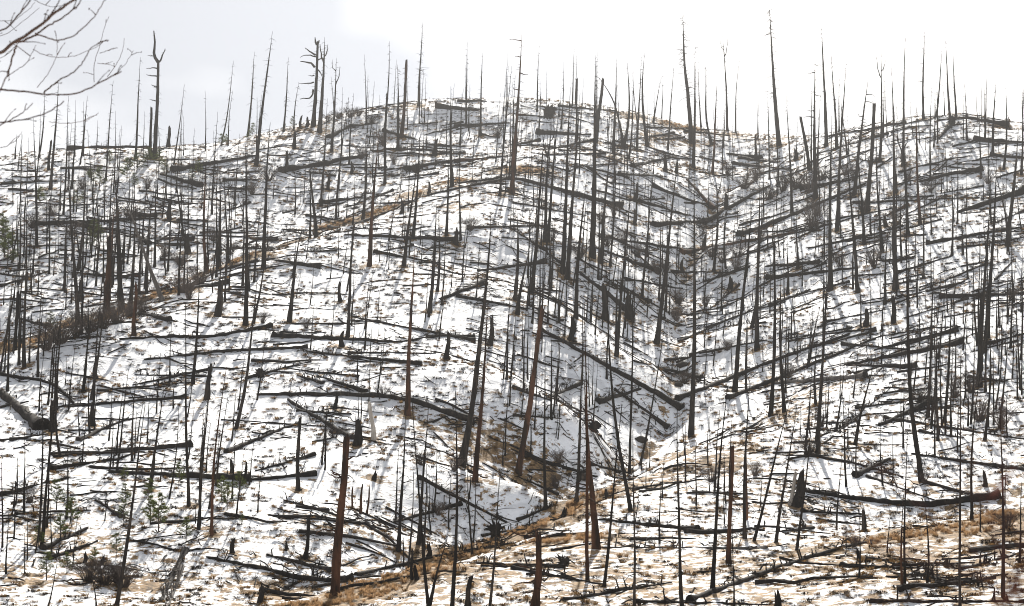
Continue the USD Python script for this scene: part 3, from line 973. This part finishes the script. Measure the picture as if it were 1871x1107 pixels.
# ------------------------------------------------------------------ fallen logs
def root_plate(c, axis, r):
    mb = MB(); axis = axis / np.linalg.norm(axis)
    a = np.cross(axis, (0, 0, 1.0)); a /= np.linalg.norm(a); b = np.cross(a, axis)
    for q in range(40):
        th = rnd.uniform(0, 2 * math.pi); L = r * rnd.uniform(0.45, 1.0) * (1.5 if rnd.random() < 0.2 else 1.0)
        d = a * math.cos(th) + b * math.sin(th)
        e = c + d * L - axis * rnd.uniform(-0.15, 0.3) * r
        mb.add(*tube([c - axis * 0.2 * r, c + d * L * 0.5, e], [r * 0.2, r * 0.10, r * 0.015], 5, cap=False, rough=0.3))
    return mb
def lay(poly, w, fl, density=1.0):
    seg = np.array(poly, float); s = np.concatenate([[0], np.cumsum(np.hypot(*np.diff(seg, axis=0).T))])
    n = int(np.clip(s[-1] / 18, 5, 14)); t = np.linspace(0, s[-1], n)
    qx, qy = np.interp(t, s, seg[:, 0]), np.interp(t, s, seg[:, 1])
    G = ground(qx, qy)
    med = np.polyval(np.polyfit(t, G[:, 1], 2 if n > 5 else 1), t)
    bad = np.abs(G[:, 1] - med) > 6
    if bad.any():
        Yg = np.interp(t, t[~bad], G[~bad, 1]) if (~bad).sum() > 1 else med
        dd = ray(qx, qy); dd = dd / dd[:, 1:2]; G = dd * Yg[:, None]; G[:, 2] = np.maximum(G[:, 2], hterp(G[:, 0], G[:, 1]))
    sm = G.copy(); sm[1:-1] = (G[:-2] + 2 * G[1:-1] + G[2:]) / 4; G = sm
    k = G[:, 1].mean() / F; r0 = max(w * k * 0.56, 0.05)
    n2 = n * 2 - 1
    G = np.stack([np.interp(np.linspace(0, n - 1, n2), np.arange(n), G[:, c]) for c in range(3)], -1); n = n2
    R = r0 * np.linspace(1.0, 0.5, n) * (1 + 0.5 * np.exp(-np.arange(n) / 0.9)) * (1 + 0.22 * (rng.random(n) - 0.5))
    G += (rng.random((n, 3)) - 0.5) * r0 * 0.5
    G[:, 2] += R * 0.45
    m = M_GREY if 'p' in fl or 'w' in fl else M_RUST if rnd.random() < 0.04 else M_CHAR
    g = G[n // 2].copy()
    o = thing('fallen_log', 'log', g, 'fallen burnt logs lying on the hillside')
    part(o, 'trunk', tube(G, R, 9 if w >= 7 else 6, jag=r0 * 1.4, rough=0.25), m, g)
    L = np.linalg.norm(G[-1] - G[0])
    mb = MB()
    for _ in range(int(np.clip(L * 1.6, 5, 26))):
        tt = rnd.uniform(0.15, 0.97) * (n - 1); i = min(int(tt), n - 2); p = G[i] + (G[i + 1] - G[i]) * (tt - i)
        a = rnd.uniform(0.1, math.pi - 0.1); ln = rnd.uniform(0.3, 1.1)
        mb.add(*tube([p, p + np.array([rnd.uniform(-0.4, 0.4) , -math.cos(a) * 0.6, math.sin(a)]) * ln * 0.6, p + np.array([rnd.uniform(-0.7, 0.7), -math.cos(a) * 0.6, math.sin(a) * 0.8]) * ln], [0.05, 0.032, 0.01], 4, cap=False))
    part(o, 'branch_stubs', mb, m, g, smooth=False, kind='stuff')
    if 'R' in fl or (w >= 8 and rnd.random() < 0.3):
        part(o, 'root_plate', root_plate(G[0], G[0] - G[1], r0 * (2.6 if 'R' in fl else 1.9)), M_RUST if 'R' in fl else M_CHAR, g, smooth=False)
        root = ' with roots'
    else: root = ''
    for _ in range(int(3 + L * 0.7)): near_logs.append((G[rnd.randrange(n)] + (rnd.gauss(0, 0.9), rnd.gauss(0, 1.1), 0), math.atan2(G[-1, 1] - G[0, 1], G[-1, 0] - G[0, 0])))
    dx, dy = seg[-1] - seg[0]
    if dx < 0: dx, dy = -dx, -dy
    sl = math.degrees(math.atan2(-dy, dx))
    so = 'lying level' if abs(sl) < 7 else 'rising right' if sl > 0 else 'falling right'
    wd = 'thick' if w * k > 0.45 else 'slim' if w * k > 0.26 else 'thin'
    col = 'grey' if m is M_GREY else 'russet' if m is M_RUST else 'black'
    lw = 'long ' if L > 9 else 'short ' if L < 4.5 else ''
    mid = seg.mean(0)
    label_later(o, f'{"" if root else lw}{wd} {col} log {so}{root}', float(mid[0]), float(mid[1]))
nl = 0; near_logs = []
for l in LOGS.strip().splitlines():
    r = l.split(); fl = ''.join(x for x in r[1:] if ',' not in x)
    lay([tuple(map(float, c.split(','))) for c in r[1:] if ',' in c], float(r[0]), fl); nl += 1
LITTER = [(0,480,310,560,22,2,70),(500,900,215,330,14,3,70),(900,1250,215,330,12,-2,80),(480,900,330,480,8,4,70),(950,1200,330,600,12,-17,80),(1270,1500,330,600,16,16,80),(1500,1871,250,480,18,10,90),(1480,1871,480,640,14,9,90),(60,460,690,960,12,8,80),
 (440,740,690,1000,8,4,80),(940,1180,630,860,10,-18,80),(1180,1500,820,1060,14,4,80),(1500,1871,680,1080,16,-3,80),(0,420,950,1100,10,14,70),(500,940,960,1100,12,-4,80)]
ROOTS = [(1003,216,1.6,'dark upturned root plate bristling with roots on the domed hilltop'),(1740,226,0.9,'black root mass at the crossing of fallen logs on the right hilltop'),(762,318,1.0,'black bristling root tangle on the upper spur left of the ridge grass'),(905,985,0.8,'tangled root wad at the end of a log beside the golden foreground grass'),(1085,792,0.8,'dark tangle of roots and brush left of the gully on the lower spur'),(1065,880,0.7,'black root wad lying at the grassy gully mouth'),(860,778,0.6,'bristling black roots at the end of the big fallen log on the spur face'),(1030,1037,0.5,'blackened root clump at the end of a log in the bottom centre foreground'),(1840,225,0.5,'small root clump at the right end of the skyline log on the right hilltop'),(475,690,0.6,'spiky root clump left of the long logs on the spur face')]
PILES = [(560,1020,1.5,14),(600,962,1.5,14),(470,1045,1.5,12),(690,960,1.4,12),(230,1060,1.8,14),(905,988,1.3,16),(1085,795,1.6,22),(1065,882,1.4,18),(1480,908,1.6,20),(1560,680,1.8,18),(1340,690,1.8,14),(1100,560,1.8,14),(762,320,2.2,24),(1440,350,3,40),(320,322,3,30),(170,400,3.5,40),(1290,595,1.5,12),(1255,560,1.5,20),(1240,680,1.5,18),(1215,780,1.5,18),(260,575,2.5,24),(150,615,2.5,24),(1003,217,1.2,16),(1740,228,2,20),(860,775,1.2,14),(590,770,1.3,14),(475,690,1.2,12),(1690,740,1.5,16),(100,905,1.6,14),(1540,930,1.5,14),(340,975,1.5,14),(1700,1045,1.3,12),(490,285,2.5,26),(1310,390,2.5,24)]
MORELOGS = [(0,480,300,540,46,3),(500,900,215,330,12,4),(950,1250,230,330,9,0),(950,1200,330,640,18,-12),(1280,1560,300,560,11,14),(1500,1871,240,480,9,8),(1480,1871,480,700,7,8),(0,480,650,960,9,5),(300,760,920,1100,8,-3),(1200,1871,820,1080,10,0),(480,900,440,720,6,0)]
ROCKS = [(1232,575,0.6),(1247,668,0.6),(1240,705,0.45),(1170,805,0.6)]
SHRUBS = [(1485,415,40),(1492,395,34),(1597,486,34),(1535,486,26),(1430,350,34),(1455,345,36),(1480,352,34),(1405,365,28),(910,252,26),(640,214,18),(655,212,16),(618,216,14),(600,222,14),(680,225,16),(1122,395,24),(1098,408,24),(1745,725,40),(1775,718,36),(1790,768,40),(1830,780,40),(1680,735,30),(190,1068,44),(160,1062,40),(225,1072,40),(215,1065,36),(55,918,28),(85,640,40),(110,628,44),(140,616,46),(165,606,44),(190,600,40),(215,590,40),(240,580,36),(260,570,34),(335,535,34),(365,520,34),(345,545,30),(60,415,26),(130,430,26),(240,400,26),(330,485,26),(300,470,26),(390,440,24),(95,395,26),(270,345,22),(660,290,24),(700,265,24),(720,300,22),(860,420,24),(1010,440,22),(1060,470,24),(1140,445,26),(1165,470,26),(1200,500,26),(1215,505,28),(1235,585,28),(1320,480,26),(1345,495,26),(1390,440,26),(1560,330,26),(1545,320,24),(1500,330,28),(1640,410,24),(1660,330,20),(1700,350,20),(1250,700,22),(1290,560,22),(1240,555,26),(1330,640,22),(1440,690,26),(1480,830,30),(1300,880,26),(1380,870,28),(1500,780,26),(700,725,22),(770,850,26),(830,860,26),(800,940,26),(610,800,22),(480,590,22),(560,600,20),(1020,845,24),(1015,890,26),(1690,885,24),(1840,965,30),(1560,1000,24),(1330,320,22),(1380,330,26),(1360,345,26),(1110,450,28),(150,345,20),(165,320,18),(1610,455,26),(1650,300,20),(1805,335,20),(1850,545,22),(1575,385,24),(1350,470,26),(1300,470,24),(490,330,26),(460,355,24),(420,465,24)]
PINES = [(103,932,56),(131,962,52),(110,988,48),(228,927,44),(290,972,70),(275,955,50),(272,918,44),(327,888,44),(228,880,30),(415,932,52),(405,915,44),(437,905,44),(340,990,44),(85,1060,52),(70,1000,40),(442,960,20),(212,1020,46),(225,960,44),(122,1048,38),(172,1030,30),(250,318,40),(270,305,36),(290,312,40),(232,330,42),(182,345,40),(300,320,30),(165,338,30),(73,375,34),(8,470,70),(14,490,60),(4,440,50),(172,445,44),(165,455,34),(92,602,34),(462,250,26),(455,258,20),(405,268,24),(413,265,20),(535,232,20),(245,345,30),(140,378,30),(350,330,24),(362,320,28),(200,300,26),(150,372,22),(520,235,12),(180,450,40)]
NEARB = [(11,0,[(-195,205),(-100,142),(-40,115),(0,97),(30,74),(60,56),(85,36),(110,16),(140,-2),(168,-22)]),
 (6,0.4,[(-195,120),(-90,85),(-30,64),(0,56),(12,52),(35,26),(55,0),(64,-18)]),
 (5,0.1,[(28,78),(45,73),(68,62),(84,50),(105,38),(125,24),(145,5),(150,-12)]),
 (4.5,0.15,[(30,82),(26,96),(18,122),(8,150),(0,166),(-12,180)]),
 (3.5,0.3,[(64,60),(82,68),(106,73),(124,70),(145,57),(165,38),(182,16),(195,-6)]),
 (6,0.2,[(-195,230),(-110,170),(-30,159),(0,163),(50,167),(82,172),(125,173),(152,166),(176,154),(200,142),(222,130)]),
 (3.5,0.5,[(80,170),(92,158),(108,146),(130,135),(147,119),(158,104),(166,88),(190,75)]),
 (5,0.1,[(-195,300),(-90,240),(-20,228),(0,224),(30,220),(60,214),(92,203),(108,192),(117,184)]),
 (3.5,0.6,[(-20,238),(0,229),(22,217),(42,205),(60,188)]),
 (4,0.2,[(86,36),(96,22),(105,8),(112,-8)]),
 (2.5,1.5,[(10,142),(30,128),(48,116),(58,98),(66,82)]),
 (2.2,3.0,[(60,90),(85,101),(110,105),(132,103),(150,96),(172,88),(192,74)]),
 (2.2,4.0,[(52,-8),(75,6),(95,12),(115,10)]),
 (2.2,3.5,[(176,154),(194,144),(212,134),(226,120),(244,92)]),
 (2,5.0,[(178,115),(190,116),(206,112)]),
 (2,5.0,[(182,97),(198,92),(214,87)]),
 (2,6.0,[(172,150),(172,122),(182,84),(188,60),(199,30)]),
 (2,6.5,[(196,140),(212,118),(224,92),(227,70)]),
 (2,4.0,[(0,106),(14,98),(30,82),(48,60)]),
 (2.2,2.5,[(68,160),(84,140),(97,118),(104,96),(102,60)]),
 (2,3.5,[(-10,38),(20,38),(44,24),(64,4)]),
 (2,5.0,[(-20,70),(10,62),(40,40),(72,14)]),
 (2.5,3.0,[(0,270),(15,265),(30,255),(40,240)]),
 (2,4.0,[(90,222),(120,225),(150,222),(180,206)])]
REDB = [(7,0,[(1840,1120),(1835,1000),(1838,900),(1826,820),(1830,720)]),(6,.1,[(1830,1120),(1812,1040),(1770,960),(1700,900),(1600,850)]),(6,-.1,[(1850,1110),(1820,1060),(1700,1040),(1590,1010),(1500,960)]),(5,.2,[(1870,1110),(1868,1000),(1880,860),(1890,740)]),
 (5,-.2,[(1850,1120),(1850,1000),(1800,900),(1740,820),(1700,740)]),(6,0,[(1860,1100),(1840,940),(1860,880),(1900,800)]),(5,.15,[(1820,1110),(1740,1075),(1640,1085),(1540,1090)]),(4,.1,[(1828,1100),(1780,1040),(1660,980),(1590,985)]),(4,-.1,[(1840,1100),(1870,960),(1840,860),(1790,790)]),
 (4,.05,[(1850,1100),(1812,960),(1760,860),(1752,760)]),(5,-.05,[(1870,1120),(1900,1000),(1930,860)]),(4,.2,[(1850,1120),(1780,1090),(1700,1010),(1680,930)]),(4,.3,[(1835,1120),(1825,960),(1785,870),(1650,830),(1560,840)]),(5,.2,[(1900,1100),(1880,980),(1850,930),(1836,890)])]
for x0, x1, y0, y1, cnt, ang, ln in LITTER:
    for _ in range(cnt):
        if nl >= 296: break
        px, py = rnd.uniform(x0, x1), rnd.uniform(y0, y1)
        if py < np.interp(px, SKYX, SKYY) + 14: continue
        L = ln * rnd.uniform(0.5, 1.5); a = math.radians(ang + rnd.gauss(0, 9)); dx, dy = math.cos(a) * L / 2, -math.sin(a) * L / 2
        if py - abs(dy) < np.interp(px, SKYX, SKYY) + 6: continue
        lay([(px + dx, py + dy), (px - dx, py - dy)], rnd.uniform(2.6, 4.6), ''); nl += 1
# small sticks and charred litter, uncounted
sticks = MB()
N = 7500
sx, sy = rng.uniform(-95, 95, N), 112 + 238 * rng.random(N) ** 0.72
keep = np.abs(sx) < sy * 0.235 + 2; sx, sy = sx[keep], sy[keep]
clump = meshkit.fbm(np.stack([sx / 7, sy / 9, sx * 0], -1), 2, 44)
keep = rng.random(len(sx)) < np.clip((clump - 0.36) * 4, 0.08, 1); sx, sy = sx[keep], sy[keep]
for x, y in zip(sx, sy):
    L = 0.5 + (3.0 + y / 120) * rnd.random() ** 2; a = rnd.gauss(0, 0.5)
    t = np.linspace(-0.5, 0.5, 4) * L; X, Yy = x + t * math.cos(a), y + t * math.sin(a)
    Z = hterp(X, Yy) + rng.uniform(0.01, 0.12, 4)
    r = rnd.uniform(0.025, 0.07) * (0.7 + L / 5)
    sticks.add(*tube(np.stack([X, Yy, Z], -1), [r, r, r * 0.8, r * 0.4], 4, cap=False))
for px, py, rad, cnt in PILES:
    g = ground(px, py)[0]
    for _ in range(cnt): near_logs.append((g + (rnd.gauss(0, rad), rnd.gauss(0, rad * 1.3), 0), rnd.gauss(0.1, 0.5)))
for x0, x1, y0, y1, cnt, ang in MORELOGS:
    q = ground([rnd.uniform(x0, x1) for _ in range(cnt)], [rnd.uniform(y0, y1) for _ in range(cnt)])
    for c in q:
        L = rnd.uniform(2.5, 8); a = math.radians(ang) + rnd.gauss(0, 0.42); t = np.linspace(-0.5, 0.5, 7) * L
        X, Yy = c[0] + t * math.cos(a), c[1] + t * math.sin(a); r = rnd.uniform(0.07, 0.16)
        sticks.add(*tube(np.stack([X, Yy, hterp(X, Yy) + r * 0.5 + rng.uniform(0, 0.10, 7)], -1), r * np.linspace(1.1, 0.45, 7), 6, rough=0.25))
for c, a in near_logs:
    L = 0.4 + 2.4 * rnd.random() ** 2; a = a + rnd.gauss(0, 0.45)
    t = np.linspace(-0.5, 0.5, 4) * L; X, Yy = c[0] + t * math.cos(a), c[1] + t * math.sin(a)
    Z = hterp(X, Yy) + rng.uniform(0.02, 0.3, 4)
    r = rnd.uniform(0.025, 0.06)
    sticks.add(*tube(np.stack([X, Yy, Z], -1), [r, r, r * 0.8, r * 0.3], 4, cap=False))
v, f = sticks.mesh()
o = usdkit.mesh(stage, '/World/fallen_sticks', (v, f), M_CHAR, smooth=False).GetPrim()
o.SetCustomDataByKey('kind', 'stuff'); o.SetCustomDataByKey('category', 'sticks'); o.SetCustomDataByKey('label', 'countless charred sticks, twigs and thin logs littering the snow')

# ------------------------------------------------------------------ uprooted root plates, rocks in the gully
for px, py, r, d in ROOTS:
    g = ground(px, py)[0]; c = g + np.array([0, 0, r * 0.7])
    o = thing('root_wad', 'root wad', g)
    part(o, 'roots', root_plate(c, np.array([rnd.uniform(-.4, .4), -1, 0.15]), r), M_CHAR, g, smooth=False)
    part(o, 'soil_plate', tube([c + (0, 0.25, 0), c + (0.05, 0.0, 0), c + (0, -0.22, 0)], [r * 0.35, r * 0.55, r * 0.3], 11, rough=0.9), M_CHAR, g, smooth=False)
    o.SetCustomDataByKey('label', d)
for q, (px, py, r) in enumerate(ROCKS):
    g = ground(px, py)[0]
    import trimesh
    s = trimesh.creation.icosphere(subdivisions=2); v = s.vertices * (1, 0.8, 0.6)
    v = v * (0.75 + 0.6 * meshkit.noise(v * 1.7 + q * 7, 2))[:, None] * r + (0, 0, r * 0.1)
    o = usdkit.mesh(stage, '/World/' + numbered('boulder'), (v, s.faces), M_ROCK, smooth=30)
    o.AddTranslateOp().Set(Gf.Vec3d(*map(float, g))); o = o.GetPrim()
    o.SetCustomDataByKey('category', 'boulder'); o.SetCustomDataByKey('group', 'boulders in the gully')
    label_later(o, 'dark rounded boulder', px, py, 'in')

# ------------------------------------------------------------------ copies: class prims and references
def klass(name, build):
    c = stage.CreateClassPrim('/World/' + name); build(c); return c
def place(cls, name, cat, g, sc, rz, group, flat=1.0):
    x = UsdGeom.Xform.Define(stage, '/World/' + numbered(name))
    x.AddTranslateOp().Set(Gf.Vec3d(*map(float, g))); x.AddRotateZOp().Set(rz); x.AddScaleOp().Set(Gf.Vec3f(sc * flat, sc * flat, sc))
    p = x.GetPrim(); p.GetReferences().AddInternalReference(cls.GetPath()); p.SetInstanceable(True)
    p.SetCustomDataByKey('category', cat); p.SetCustomDataByKey('group', group); return p
def shrub_build(seed, spread, n, m):
    def b(c):
        r = random.Random(seed); mb = MB()
        for _ in range(n):
            a = r.uniform(0, 6.283); s = r.uniform(0.1, spread); h = r.uniform(0.55, 1.0)
            p0 = np.array([math.cos(a), math.sin(a), 0]) * r.uniform(0, 0.12)
            p1 = p0 + np.array([math.cos(a) * s * 0.4, math.sin(a) * s * 0.4, h * 0.55]); p2 = p0 + np.array([math.cos(a) * s + r.uniform(-.1, .1), math.sin(a) * s, h])
            mb.add(*tube([p0 - (0, 0, .1), p1, p2], [0.014, 0.010, 0.004], 3, cap=False))
            for _ in range(4):
                u = r.uniform(0.3, 1); q = p1 * (1 - u) + p2 * u; bb = r.uniform(0, 6.283)
                mb.add(*tube([q, q + np.array([math.cos(bb) * .16, math.sin(bb) * .16, r.uniform(0.05, 0.28)])], [0.007, 0.003], 3, cap=False))
        part(c, 'stems', mb, m, smooth=False)
    return b
SH = [klass(f'shrub_kind_{"abc"[i]}', shrub_build(60 + i, sp, n, M_TWIG)) for i, (sp, n) in enumerate([(0.8, 60), (0.55, 46), (1.1, 70)])]
sg = ground([s[0] for s in SHRUBS], [s[1] for s in SHRUBS])
for (px, py, h), g in zip(SHRUBS, sg):
    o = place(SH[rnd.randrange(3)], 'bare_shrub', 'shrub', g, h * g[1] / F, rnd.uniform(0, 360), 'leafless shrubs in the snow', rnd.uniform(0.9, 1.3))
    hh = h * g[1] / F
    label_later(o, f'{"large" if hh > 1.6 else "small"} leafless grey-brown shrub', px, py)
def pine_build(seed):
    def b(c):
        r = random.Random(seed); tr = MB(); tr.add(*tube([(0, 0, -.1), (r.uniform(-.02, .02), 0, .5), (0, 0, 1.0)], [0.022, 0.015, 0.005], 6))
        nd = MB()
        for lv in range(7):
            z = 0.22 + lv * 0.115
            for q in range(5 if lv < 5 else 3):
                a = r.uniform(0, 6.283); L = (0.34 - 0.036 * lv) * r.uniform(0.6, 1.15); e = np.array([math.cos(a) * L, math.sin(a) * L, z + L * r.uniform(0.25, 0.6)])
                tr.add(*tube([(0, 0, z), e], [0.009, 0.005], 3, cap=False))
                for t in (0.55, 0.8, 1.0):
                    p = np.array([0, 0, z]) * (1 - t) + e * t
                    for _ in range(9):
                        d = np.array([r.gauss(0, 1), r.gauss(0, 1), r.gauss(0.5, 0.8)]); d /= np.linalg.norm(d); s = np.cross(d, (r.random(), r.random(), r.random())); s = s / np.linalg.norm(s) * 0.008
                        nd.add(np.array([p - s, p + s, p + d * 0.105]), [[0, 1, 2]])
        for _ in range(26):
            p = np.array([0, 0, r.uniform(0.9, 1.0)]); d = np.array([r.gauss(0, 1), r.gauss(0, 1), r.gauss(1, 0.6)]); d /= np.linalg.norm(d); s = np.cross(d, (1, .3, .2)); s = s / np.linalg.norm(s) * 0.008
            nd.add(np.array([p - s, p + s, p + d * 0.11]), [[0, 1, 2]])
        part(c, 'trunk', tr, M_TWIG); part(c, 'crown', nd, M_NEEDLE, smooth=False)
    return b
PN = [klass(f'pine_kind_{"abc"[i]}', pine_build(80 + i)) for i in range(3)]
ng = ground([s[0] for s in PINES], [s[1] for s in PINES])
for (px, py, h), g in zip(PINES, ng):
    hh = h * g[1] / F
    o = place(PN[rnd.randrange(3)], 'pine_sapling', 'sapling', g, hh, rnd.uniform(0, 360), 'young green pine saplings')
    label_later(o, f'{"taller" if hh > 1.9 else "small"} green pine sapling', px, py)

# ------------------------------------------------------------------ dry grass
def tuft(seed, n, h, spread, wd):
    r = random.Random(seed); mb = MB()
    for _ in range(n):
        a = r.uniform(0, 6.283); s = r.uniform(0, spread) * 0.5; p = np.array([math.cos(a) * s, math.sin(a) * s, -0.04]); b = a + r.gauss(0, 0.6)
        t = np.array([math.cos(b), math.sin(b), 0]) * spread * r.uniform(0.3, 1.0); hh = h * r.uniform(0.45, 1)
        sd = np.array([-math.sin(b), math.cos(b), 0]) * wd; m = p + t * 0.45 + (0, 0, hh * 0.75); e = p + t + (0, 0, hh * r.uniform(0.6, 1.0))
        mb.add(np.array([p - sd, p + sd, m + sd * .7, m - sd * .7, e]), [[0, 1, 2], [0, 2, 3], [3, 2, 4]])
    return mb
N = 90000
px_, py_ = rng.uniform(-100, 100, N), 108 + 250 * rng.random(N)
keep = np.abs(px_) < py_ * 0.236 + 2; px_, py_ = px_[keep], py_[keep]
bb = bare_at(px_, py_)
cl = meshkit.fbm(np.stack([px_ / 2.5, py_ / 3.5, px_ * 0], -1), 2, 71)
pr = np.clip(0.72 * np.clip((cl - 0.30) * 4, 0.08, 1.8) + 2.2 * np.clip(bb - 0.16, 0, 1) ** 1.1, 0, 1)
keep = rng.random(len(px_)) < pr; px_, py_, bb = px_[keep], py_[keep], bb[keep]
qx, qy = rng.uniform(-100, 100, 160000), 108 + 250 * rng.random(160000)      # the thick golden sward
qb = bare_at(qx, qy); keep = (np.abs(qx) < qy * 0.236 + 2) & (rng.random(160000) < np.clip((qb - 0.32) * 5, 0, 1)); px_, py_, bb = np.r_[px_, qx[keep]], np.r_[py_, qy[keep]], np.r_[bb, qb[keep]]
PI_ = UsdGeom.PointInstancer.Define(stage, '/World/dry_grass_tufts')
protos = []
for i, (n, h, sp, wd, m) in enumerate([(40, 0.26, 0.30, 0.016, M_GRASS), (44, 0.18, 0.38, 0.017, M_GRASS), (38, 0.16, 0.36, 0.018, M_GRASSD), (70, 0.36, 0.34, 0.011, M_GOLD)]):
    v, f = tuft(90 + i, n, h, sp, wd).mesh()
    protos.append(usdkit.mesh(stage, f'/World/dry_grass_tufts/tuft_kind_{"abcd"[i]}', (v, f), m).GetPath())
PI_.CreatePrototypesRel().SetTargets(protos)
n = len(px_)
which = np.where(bb > 0.33, rng.choice([0, 3, 3, 3, 3, 3], n), rng.choice([0, 1, 2, 2, 2], n))
PI_.CreateProtoIndicesAttr(Vt.IntArray.FromNumpy(which.astype(np.int32)))
PI_.CreatePositionsAttr(Vt.Vec3fArray.FromNumpy(np.stack([px_, py_, hterp(px_, py_)], -1).astype(np.float32)))
an = rng.uniform(0, np.pi, n)
PI_.CreateOrientationsAttr(Vt.QuathArray([Gf.Quath(float(math.cos(a)), 0, 0, float(math.sin(a))) for a in an]))
sc = rng.uniform(0.55, 1.4, n) * np.where(bb > 0.4, 0.85, 1.0)
PI_.CreateScalesAttr(Vt.Vec3fArray.FromNumpy(np.stack([sc, sc, sc], -1).astype(np.float32)))
o = PI_.GetPrim(); o.SetCustomDataByKey('kind', 'stuff'); o.SetCustomDataByKey('category', 'grass'); o.SetCustomDataByKey('label', 'tan and dark tufts of dry grass poking through the snow')

# ------------------------------------------------------------------ near the camera: bare tree at the upper left, red shrub at the lower right
D = 11.0
def nearp(q, d=D): return at(q[0], q[1], d)
tx = float(at(-190, 0, D)[0]); tz = float(hterp(np.array([tx]), np.array([D]))[0]); g = np.array([tx, D, tz])
o = thing('bare_tree', 'tree', g); o.SetCustomDataByKey('label', 'out-of-focus leafless tree whose bare branches reach in at the upper left')
trunkP = np.array([(tx - .05, D, tz - .3), (tx, D, tz + .6), (tx - .03, D, 0.6), (tx - .05, D + .05, 2.2), (tx + .04, D, 4.0), (tx - .06, D, 5.6)])
q, _ = resample(trunkP, 14); part(o, 'trunk', tube(q, np.linspace(0.13, 0.03, 14), 12, rough=0.1), M_LIMB, g)
for w, d, pts in NEARB:
    q, _ = resample([nearp(a, D + d) for a in pts], max(8, len(pts) * 4))
    q[1:-1] += (rng.random((len(q) - 2, 3)) - 0.5) * 0.006
    w0 = w * (D + d) / F * (0.43 if w > 3.2 else 0.3)
    b = part(o, 'branch', tube(q, np.linspace(w0, w0 * 0.35 + 0.0006, len(q)), 7), M_LIMB, g)
    mb = MB()
    for _ in range(max(1, len(q) // 9)):
        i = rnd.randrange(2, len(q) - 1); L = rnd.uniform(0.02, 0.08); t = q[i] - q[i - 1]; t /= np.linalg.norm(t); s = np.array([rnd.gauss(0, .6), rnd.gauss(0, .6), rnd.gauss(0.1, .6)])
        e = q[i] + (t * 0.8 + s) * L; mb.add(*tube([q[i], q[i] * .4 + e * .6 + (0, 0, .006), e], [0.0028, 0.002, 0.001], 4, cap=False))
        mb.add(*tube([e - t * 0.004, e + t * 0.003, e + t * 0.009], [0.0015, 0.0035, 0.0008], 5, cap=False))
    part(b, 'twigs', mb, M_LIMB, g, smooth=False, kind='stuff')
D2 = 1.9
bx = float(at(1860, 0, D2)[0]); bz = float(hterp(np.array([bx]), np.array([D2]))[0]); g = np.array([bx, D2, bz])
o = thing('red_shrub', 'shrub', g); o.SetCustomDataByKey('label', 'blurred red-stemmed shrub close to the camera at the lower right corner')
for w, d, pts in REDB:
    w = w * 0.85; e = [nearp(a, D2 + d) for a in pts]
    if pts[0][1] > 1090: e = [g + np.array([rnd.uniform(-.06, .06), rnd.uniform(-.06, .06), -0.05]), (g + e[0]) / 2 + np.array([rnd.uniform(-.03, .03), 0, 0])] + e
    q, _ = resample(e, 14); w0 = w * D2 / F * 0.5
    b = part(o, 'stem', tube(q, np.linspace(w0 * 1.2, w0 * 0.4, 14), 7), M_RED, g)
    mb = MB()
    for _ in range(5):
        i = rnd.randrange(5, 13); L = rnd.uniform(0.04, 0.16); d3 = np.array([rnd.gauss(0, .5), rnd.gauss(0, .5), rnd.uniform(0.1, 1)])
        mb.add(*tube([q[i], q[i] + d3 * L], [0.0035, 0.0016], 4, cap=False))
    part(b, 'twigs', mb, M_RED, g, smooth=False, kind='stuff')
write_labels()

# ------------------------------------------------------------------ thin bright haze
hz = usdkit.material(stage, '/World/Looks/haze', {'v': ('principled_volume', {'color': (1.0, 1.0, 1.0), 'density': 0.00011, 'anisotropy': 0.9})}, [], volume='v.volume')
import trimesh
z0, z1 = zf - 1.0, float(GZ.max()) + 40.0
bxm = trimesh.creation.box(extents=(2 * far + 20, 2 * far + 20, z1 - z0)); bxm.apply_translation((0, 0, (z0 + z1) / 2))
o = usdkit.mesh(stage, '/World/haze', bxm, hz).GetPrim(); o.SetCustomDataByKey('kind', 'stuff'); o.SetCustomDataByKey('category', 'haze'); o.SetCustomDataByKey('label', 'thin sunlit haze in the air over the whole hillside')
